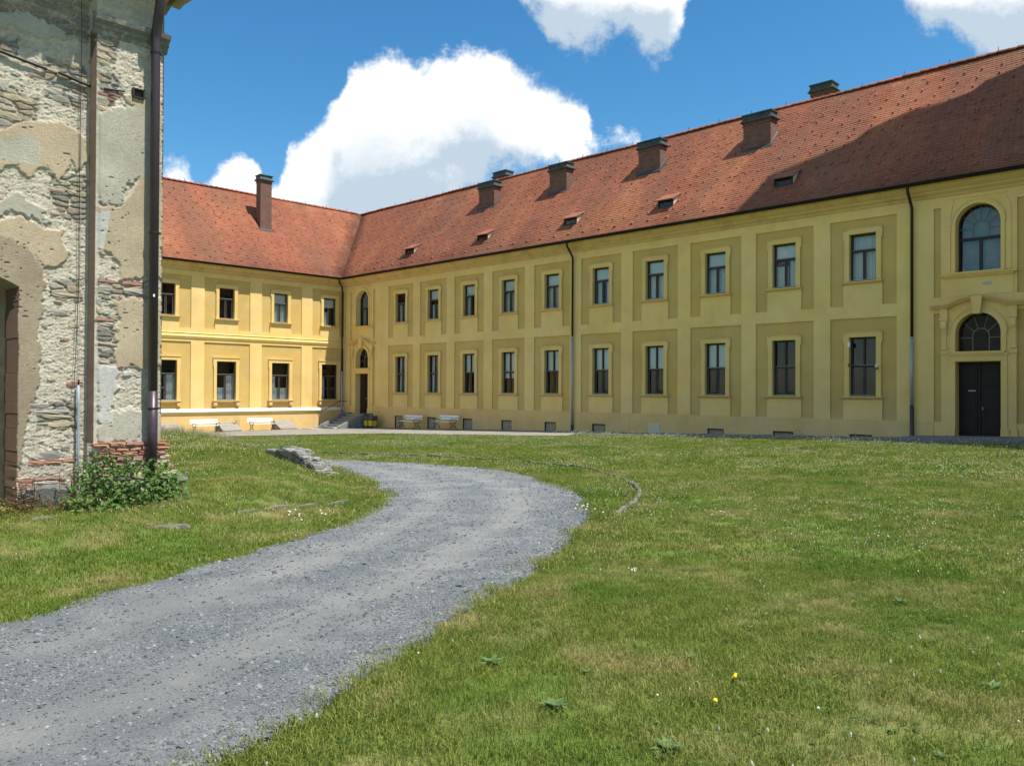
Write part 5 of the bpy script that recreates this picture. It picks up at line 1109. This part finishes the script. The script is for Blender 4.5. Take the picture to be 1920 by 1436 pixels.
def lawn_ok(x, y, spill=.20):
    e = np.minimum(dpoly(x, y, [tuple(p) for p in le[::3]]), dpoly(x, y, [tuple(p) for p in re_[::3]])); inr = inpoly(x, y, [tuple(p) for p in le[::2]] + [tuple(p) for p in re_[::-2]])
    t_, d_ = td(x, y); rx, ry = ruinxy(x, y)
    ok = ~(inr & (e > spill * RNG.exponential(1., len(x)))) & ~inpoly(x, y, yp) & (d_ < -2.55 - .8 * (t_ > 39)) & (t_ > .5) & ~((rx < .1) & (ry > -.02)) & (dpoly(x, y, WALLP) > .38)
    return ok & ((inr & (RNG.random(len(x)) < .5)) | ~inr)
def field(name, rings, meshes_by, m, hfun=None, label=None, cat=None):
    for (r0, r1, dn, ms, sc) in rings:
        x, y = sector(r0, r1, dn); ok = lawn_ok(x, y); x, y = x[ok], y[ok]
        z = ground(x, y); pn = fbm(x * .9, y * .9, 3, 90); s = sc * (.65 + .75 * pn) * RNG.uniform(.75, 1.25, len(x))
        t_, d_ = td(x, y); keep = RNG.random(len(x)) < np.clip(.35 + 1.3 * fbm(x * 2.2, y * 2.2, 3, 91), 0, 1); x, y, z, s = x[keep], y[keep], z[keep], s[keep]
        rot = np.stack([RNG.normal(0, .12, len(x)), RNG.normal(0, .12, len(x)), RNG.uniform(0, 6.283, len(x))], 1)
        scatter(name, np.stack([x, y, z], 1), rot, s, RNG.integers(0, len(ms), len(x)), ms, label, cat)
tn = [tuft('tuft_near', 16, .065, .055, .0038, i, MT['grass'], .8) for i in range(5)]
tm = [tuft('tuft_mid', 20, .11, .052, .0075, 20 + i, MT['grass'], .7) for i in range(5)]
tf = [tuft('tuft_far', 24, .20, .055, .016, 40 + i, MT['grass'], .6) for i in range(5)]
field('grass', [(1.6, 8.5, 620, tn, 1.), (8.3, 19, 170, tm, 1.), (18.5, 46, 42, tf, 1.)], None, MT['grass'], label='short green and straw coloured lawn grass', cat='grass')
# longer fringe along the road edge, kerbs and wall feet
def fringe(pts, n, spread, hs, ms, name='grass_fringe', lab='longer grass along the road edge'):
    p = np.asarray(pts); d_ = np.concatenate([[0], np.cumsum(np.hypot(*np.diff(p, axis=0).T))]); s = RNG.uniform(0, d_[-1], n)
    x = np.interp(s, d_, p[:, 0]) + RNG.normal(0, spread, n); y = np.interp(s, d_, p[:, 1]) + RNG.normal(0, spread, n); ok = (y > 1.5) & (np.hypot(x, y) < 45); x, y = x[ok], y[ok]
    return x, y
fx, fy = [], []
for pts, n, sp_r in ((le[34:250], 3600, .13), (re_[40:250], 3600, .16), (dens([(1.21, 10.85), (1.96, 13.02), (2.26, 14.3), (2.36, 16.41), (1.81, 19.77), (0.01, 22.63), (-2.62, 25.21), (-4.42, 26.3)], 8), 900, .10), (WALLP, 500, .30)):
    a, b = fringe(pts, n, sp_r, 1, tn); fx.append(a); fy.append(b)
ki = RNG.integers(50, 130, 150); kw = np.where(RNG.random(150) < .7, RNG.uniform(.03, .2, 150), RNG.uniform(.45, .55, 150))[:, None]; kk = le[ki] * (1 - kw) + re_[ki] * kw; fx.append(kk[:, 0]); fy.append(kk[:, 1])
fx, fy = np.concatenate(fx), np.concatenate(fy); dist = np.hypot(fx, fy); keep = (dpoly(fx, fy, WALLP) > .3) & ((fbm(fx * 1.2, fy * 1.2, 2, 95) > .42)); fx, fy, dist = fx[keep], fy[keep], dist[keep]
scatter('grass_fringe', np.stack([fx, fy, ground(fx, fy)], 1), np.stack([RNG.normal(0, .2, len(fx)), RNG.normal(0, .2, len(fx)), RNG.uniform(0, 6.28, len(fx))], 1), np.where(dist < 10, 1.25, 1.2) * RNG.uniform(.7, 1.5, len(fx)), np.where(dist < 10, RNG.integers(0, 5, len(fx)), 5 + RNG.integers(0, 5, len(fx))), tn + tm, 'longer tufts of grass along the road edges', 'grass')
# tall seeding grass on top of the bank
tall = [tuft('tall_grass', 26, .16, .38, .007, 60 + i, MT['hay'], .35) for i in range(3)] + [tuft('tall_grass_green', 22, .14, .26, .008, 70 + i, MT['grass'], .4) for i in range(2)]
n = 900; x = RNG.uniform(-15.5, -7.5, n); y = RNG.uniform(22.5, 27.2, n) + .25 * (-7.5 - x) * 0; k = (dpoly(x, y, L_EDGE) > .4) & inpoly(x, y, BANK) & (dpoly(x, y, WALLP) > .4); x, y = x[k], y[k]
scatter('tall_grass', np.stack([x, y, ground(x, y)], 1), np.stack([0 * x, 0 * x, RNG.uniform(0, 6.28, len(x))], 1), RNG.uniform(.5, 1.0, len(x)), RNG.integers(0, 5, len(x)), tall, 'tall seeding grass on top of the bank', 'grass')
# flower and seed heads
def headmesh(h, r, el, m, stem, seed, petals=False):
    mb = MB(); rnd = random.Random(seed); lx, ly = rnd.uniform(-.03, .03), rnd.uniform(-.03, .03)
    mb.tube([(0, 0, 0), (lx * .4, ly * .4, h * .6), (lx, ly, h)], .0016, 3, 1, False)
    mb.tube([(lx, ly, h - r * el * .6), (lx, ly, h - r * el * .3), (lx, ly, h + r * el * .2), (lx, ly, h + r * el * .7)], [r * .4, r, r * .95, r * .2], 6, 0)
    return mb.mesh('flower_head', [MT[m], MT[stem]])
hm = [headmesh(.09, .010, 1.4, 'flower', 'soil', 1), headmesh(.12, .008, 3.2, 'seedhead', 'soil', 2), headmesh(.07, .009, 1.2, 'flower', 'soil', 3), headmesh(.15, .007, 3.6, 'seedhead', 'soil', 4)]
X_, Y_, S_ = [], [], []
for r0, r1, dn, sc in ((2.5, 9, 9, .75), (9, 18, 28, .68), (18, 44, 34, .78)):
    x, y = sector(r0, r1, dn); ok = lawn_ok(x, y, .02) & (fbm(x * .5, y * .5, 3, 97) > RNG.uniform(.40, .62, len(x))); X_.append(x[ok]); Y_.append(y[ok]); S_.append(sc * RNG.uniform(.7, 1.2, ok.sum()))
x, y, s = np.concatenate(X_), np.concatenate(Y_), np.concatenate(S_)
te, de = RNG.uniform(24, 45, 900), -RNG.exponential(.9, 900) - 2.5; pe = C[None, :] + np.outer(te, UV) - np.outer(de, VV); x = np.concatenate([x, pe[:, 0]]); y = np.concatenate([y, pe[:, 1]]); s = np.concatenate([s, RNG.uniform(.9, 1.5, 900)])
scatter('flower_heads', np.stack([x, y, ground(x, y)], 1), np.stack([RNG.normal(0, .15, len(x)), RNG.normal(0, .15, len(x)), RNG.uniform(0, 6.28, len(x))], 1), s, np.where(np.hypot(x, y) < 10, RNG.choice([1, 3, 1, 3, 2], len(x)), RNG.integers(0, 4, len(x))), hm, 'white clover and plantain heads scattered over the lawn', 'flowers')
# loose slate chips on the road
pm = [stone_mesh(300 + i, MT['peb%d' % (i % 4)], 3.) for i in range(8)]
X_, Y_, S_ = [], [], []
for r0, r1, dn, sc in ((2, 7, 3800, .0048), (7, 14, 1200, .0070), (14, 30, 200, .0105)):
    x, y = sector(r0, r1, dn, 52); e = np.minimum(dpoly(x, y, L_EDGE), dpoly(x, y, R_EDGE)); ok = inpoly(x, y, ROAD) & (RNG.random(len(x)) < np.clip(.45 + .9 * (fbm(x * 1.4, y * 1.4, 3, 98) - .35) + .8 * sstep(.6, .05, dpoly(x, y, R_EDGE)), .1, 1)); X_.append(x[ok]); Y_.append(y[ok]); S_.append(sc * np.exp(RNG.normal(-.1, .42, ok.sum())))
x, y, s = np.concatenate(X_), np.concatenate(Y_), np.concatenate(S_)
ri = np.array([RKD.find((a_, b_, 0))[1] for a_, b_ in zip(x, y)]); z = zr[ri] + .0199 * (x - xr[ri]) - .0142 * (y - yr[ri]) + .001; wv_ = wr[ri]
kp = (RNG.random(len(x)) < 1 - .75 * (np.exp(-((wv_ - .30) / .09) ** 2) + np.exp(-((wv_ - .68) / .09) ** 2))) & (wv_ > .02) & (wv_ < .985); x, y, z, s = x[kp], y[kp], z[kp], s[kp]
scatter('gravel', np.stack([x, y, z], 1), RNG.uniform(0, 6.28, (len(x), 3)) * np.array([.08, .08, 1]), np.stack([s * RNG.uniform(.8, 1.5, len(x)), s, s * RNG.uniform(.3, .6, len(x))], 1), np.where(RNG.random(len(x)) < .012, 3, RNG.choice([0, 1, 2, 4, 5, 6], len(x))), pm, 'loose blue-grey slate chips on the road', 'gravel')

def gp(px, py):                                         # photo point on the lawn plane -> x, y
    n_ = np.array([-.0199, .0142, 1.]); P = hit(px, py, [0, 0, .02], n_); return P[0], P[1]
def plant(name, x, y, label, cat, group=None): o = empty(name, (x, y, float(ground(x, y))), 0, label=label, cat=cat); tag(o, group=group); return o
# low rosettes of broad leaves in the near lawn
def rosette(seed, n=16, L_=.10):
    rnd = random.Random(seed); lv = []
    for i in range(n):
        a = i * 2.4 + rnd.uniform(-.3, .3); e = rnd.uniform(.05, .9); lv.append(((0, 0, .01), (math.cos(a), math.sin(a), e), (0, 0, 1), L_ * rnd.uniform(.5, 1.0), L_ * .48, rnd.random()))
    return leafset('rosette_leaves', lv, MT['weed'])
ROS = [rosette(i) for i in range(4)]
for i, (a, b, s, lab) in enumerate([(1040, 1322, 1.1, 'largest broad-leaved rosette low in the lawn right of the road'), (922, 1242, 1.0, 'broad-leaved rosette beside the near road edge'), (1252, 1402, 1.1, 'broad-leaved rosette nearest the bottom edge of the photo'), (1295, 1232, .8, 'small broad-leaved rosette just above and left of the yellow flowers'), (1100, 1255, .6, 'tiny rosette between the road edge and the yellow flowers'), (1530, 1235, .8, 'broad-leaved rosette just right of the yellow flower cluster'), (1690, 1130, 1., 'broad-leaved rosette highest up in the right half of the near lawn'), (1860, 1290, .9, 'broad-leaved rosette closest to the right edge of the photo')]):
    x, y = gp(a, b); o = plant('weed_rosette', x, y, lab, 'weed', 'leafy rosettes in the near lawn'); link('leaves', ROS[i % 4], o, (0, 0, .0), rz=i * 1.3, scale=(s,) * 3)
xg, yg = sector(2.6, 11, 34); ok = lawn_ok(xg, yg, .05) & (fbm(xg * .8, yg * .8, 3, 120) > RNG.uniform(.42, .62, len(xg))); xg, yg = xg[ok], yg[ok]
SMW = [rosette(40 + i, 9, .07) for i in range(3)] + [leafset('clover', [((random.uniform(-.06, .06), random.uniform(-.06, .06), random.uniform(.02, .04)), (math.cos(k), math.sin(k), .15), (0, 0, 1), .016, .015, random.random()) for k in range(40)], MT['leaf']) for i in range(2)]
scatter('ground_weeds', np.stack([xg, yg, ground(xg, yg)], 1), np.stack([0 * xg, 0 * xg, RNG.uniform(0, 6.28, len(xg))], 1), RNG.uniform(.4, .9, len(xg)), RNG.choice([0, 1, 2, 3, 3, 4, 4], len(xg)), SMW, 'small clover and broad-leaved weeds mixed into the near lawn', 'weeds')
# flowers that stand alone
for (a, b, c_, k, lab) in ((1376, 1283, 'yflower', 4, 'tight cluster of yellow flowers in the near lawn'), (1345, 1325, 'yflower', 3, 'loose pair of yellow flowers just left of and below the yellow cluster')):
    x, y = gp(a, b); o = plant('yellow_flower', x, y, lab, 'flower')
    for i in range(k): link('blossom', MB().tube([(0, 0, .045), (0, 0, .052), (0, 0, .06)], [.004, .011, .006], 8).mesh('blossom', MT['yflower']), o, (random.uniform(-.02, .02), random.uniform(-.02, .02), random.uniform(-.005, .015))); link('stem', MB().tube([(0, 0, 0), (0, 0, .05)], .0015, 4).mesh('stem', MT['leaf']), o, (random.uniform(-.01, .01), 0, 0))
for (a, b, k, sp2, lab) in ((1102, 972, 9, .10, 'clump of white flowers at the road edge inside the bend'), (588, 985, 10, .22, 'white flowers in the grass tip left of the road')):
    x, y = gp(a, b); o = plant('white_flower', x, y, lab, 'flower')
    for i in range(k):
        u_, v_ = random.gauss(0, sp2), random.gauss(0, sp2); link('blossom', MB().tube([(0, 0, .0), (0, 0, .01), (0, 0, .02)], [.003, .014, .008], 8).mesh('blossom', MT['flower']), o, (u_, v_, random.uniform(.12, .2))); link('stem', MB().tube([(0, 0, 0), (0, 0, .16)], .002, 4).mesh('stem', MT['leaf']), o, (u_, v_, 0))
x, y = gp(1188, 1072); o = plant('dried_flower_head', x, y, 'pale dried flower head standing alone in the lawn', 'flower')
for i in range(9): link('floret', stone_mesh(500 + i, MT['seedhead'], 2.5), o, (random.uniform(-.022, .022), random.uniform(-.015, .015), .05 + random.uniform(-.01, .014)), scale=(.010,) * 3)

# leafy bush at the foot of the ruin
rnd = random.Random(11); lv = []; stems = MB()
blobs = [(-.95, .35, .30, .24), (-.72, .30, .42, .27), (-.45, .40, .38, .32), (-.12, .45, .34, .32), (.14, .42, .30, .26), (.34, .36, .20, .22), (-.80, .62, .10, .26), (-.45, .68, .10, .30), (-.10, .74, .06, .30), (.18, .66, .06, .24), (.20, .30, .45, .18), (-.88, .14, .70, .14), (-.6, .12, .74, .11), (-.95, .12, .55, .12), (-.35, .14, .62, .14)]
for bx, bo, bz, br in blobs:
    n_ = int(2300 * br ** 2)
    stems.tube([(bx * .7 - .1, -.3, -.1), (bx, -bo, bz * .6), (bx + rnd.uniform(-.1, .1), -bo, bz + br * .6)], [.010, .007, .003], 5)
    for _ in range(n_):
        v = Vector((rnd.gauss(0, 1), rnd.gauss(0, 1), rnd.gauss(0, 1))).normalized(); r = br * rnd.uniform(.55, 1.12); p = Vector((bx, -bo, bz)) + v * r
        if p.z < -.18 or p.y > -.02: continue
        d = (v + Vector((rnd.uniform(-.8, .8), rnd.uniform(-.9, .4), rnd.uniform(-.8, .3)))).normalized(); L_ = rnd.uniform(.05, .095)
        lv.append((p, d, (rnd.uniform(-.5, .5), rnd.uniform(-.8, .1), 1), L_, L_ * rnd.uniform(.65, .85), rnd.random()))
for bx_, by_, bo, br in ((168, 950, .9, .2), (212, 962, 1.0, .22), (258, 966, 1.0, .22), (298, 950, .95, .2), (322, 930, .7, .18), (150, 925, .6, .2)):
    q_ = RU(bx_, by_, bo); q_ = (q_[0] - .12 + .3 - .3, q_[1])
    for _ in range(int(2600 * br ** 2)):
        v = Vector((rnd.gauss(0, 1), rnd.gauss(0, 1), rnd.gauss(0, 1))).normalized(); p = Vector((q_[0] + .3 - .12, -bo + .5 - .42, q_[1])) + v * br * rnd.uniform(.5, 1.1); L_ = rnd.uniform(.05, .09)
        lv.append((p - Vector((.0, 0, 0)), (v + Vector((rnd.uniform(-.8, .8), rnd.uniform(-.9, .4), rnd.uniform(-.8, .3)))).normalized(), (rnd.uniform(-.5, .5), rnd.uniform(-.8, .1), 1), L_, L_ * .75, rnd.random()))
bush = empty('bush', toworld(np.array([-.3]), np.array([-.5]), np.array([0.]))[0], RZ, label='dense leafy green bush growing at the foot of the ruined wall', cat='bush')
link('crown', leafset('crown', lv, MT['leaf']), bush, (.06, .42, -.05), scale=(.9, .9, .95)); link('stem', stems.mesh('stem', MT['dry']), bush, (.12, .42, -.06))
# red-brown dried weed and yellowish weeds beside it
def spray(name, base, n, hgt, m, label, cat, lw=.035, spread=.12, seed=1, leaves=14):
    rnd = random.Random(seed); o = empty(name, base, RZ, label=label, cat=cat); lv = []; mb = MB()
    for i in range(n):
        x, y = rnd.gauss(0, spread), rnd.gauss(0, spread * .5); h = hgt * rnd.uniform(.6, 1.1); tx, ty = x + rnd.gauss(0, spread * .8), y + rnd.gauss(0, spread * .5); mb.tube([(x, y, 0), ((x + tx) / 2 * 1.05, (y + ty) / 2, h * .55), (tx, ty, h)], [.005, .004, .002], 4)
        for k in range(leaves):
            f = (k + 1) / leaves; a = rnd.uniform(0, 6.28); lv.append(((x + (tx - x) * f, y + (ty - y) * f, h * f), (math.cos(a), math.sin(a), rnd.uniform(-.3, .6)), (0, 0, 1), lw * rnd.uniform(.7, 1.4), lw * .6, rnd.random()))
    link('stem', mb.mesh('stem', MT['dry']), o); link('leaves', leafset('leaves', lv, m), o); return o
def rw_(x, out): p = toworld(np.array([x]), np.array([-out]), np.array([0.]))[0]; return (p[0], p[1], float(ground(p[0], p[1])))
spray('dry_weed', rw_(-1.22, .12), 9, .62, MT['dry'], 'reddish-brown dried weed beside the thin conduit on the ruin', 'weed', .04, .09, 3)
for i, (x_, o_, lab) in enumerate(((-1.35, .35, 'yellow-green weeds between the grey boulder and the bush'), (-1.75, .42, 'yellow-green weeds in front of the grey boulder'), (-2.25, .35, 'yellow-green weeds at the foot of the ruin niche'), (-1.1, .62, 'yellow-green weeds in front of the bush'))): spray('yellow_weed', rw_(x_, o_), 26, .2, MT['yleaf'], lab, 'weed', .035, .2, 20 + i, 8)
p = lpos(tL(446, .3), .3); spray('weed_stalk', onground(p), 7, 1.05, MT['leaf'], 'tall leafy weed stalks against the sunlit yellow wall between bench and hatch', 'weed', .09, .12, 9, 12)
p = RP(35.2, -.35); spray('wall_weed', onground(p), 6, .35, MT['leaf'], 'small weed at the shaded wall foot beside the last cellar openings', 'weed', .08, .3, 12, 8)
p = hit(40, 905, K, UV); spray('dry_grass', rw_(-1.85, .16), 14, .45, MT['hay'], 'dry grass stalks at the ruin niche jamb', 'grass', .05, .09, 15, 5)
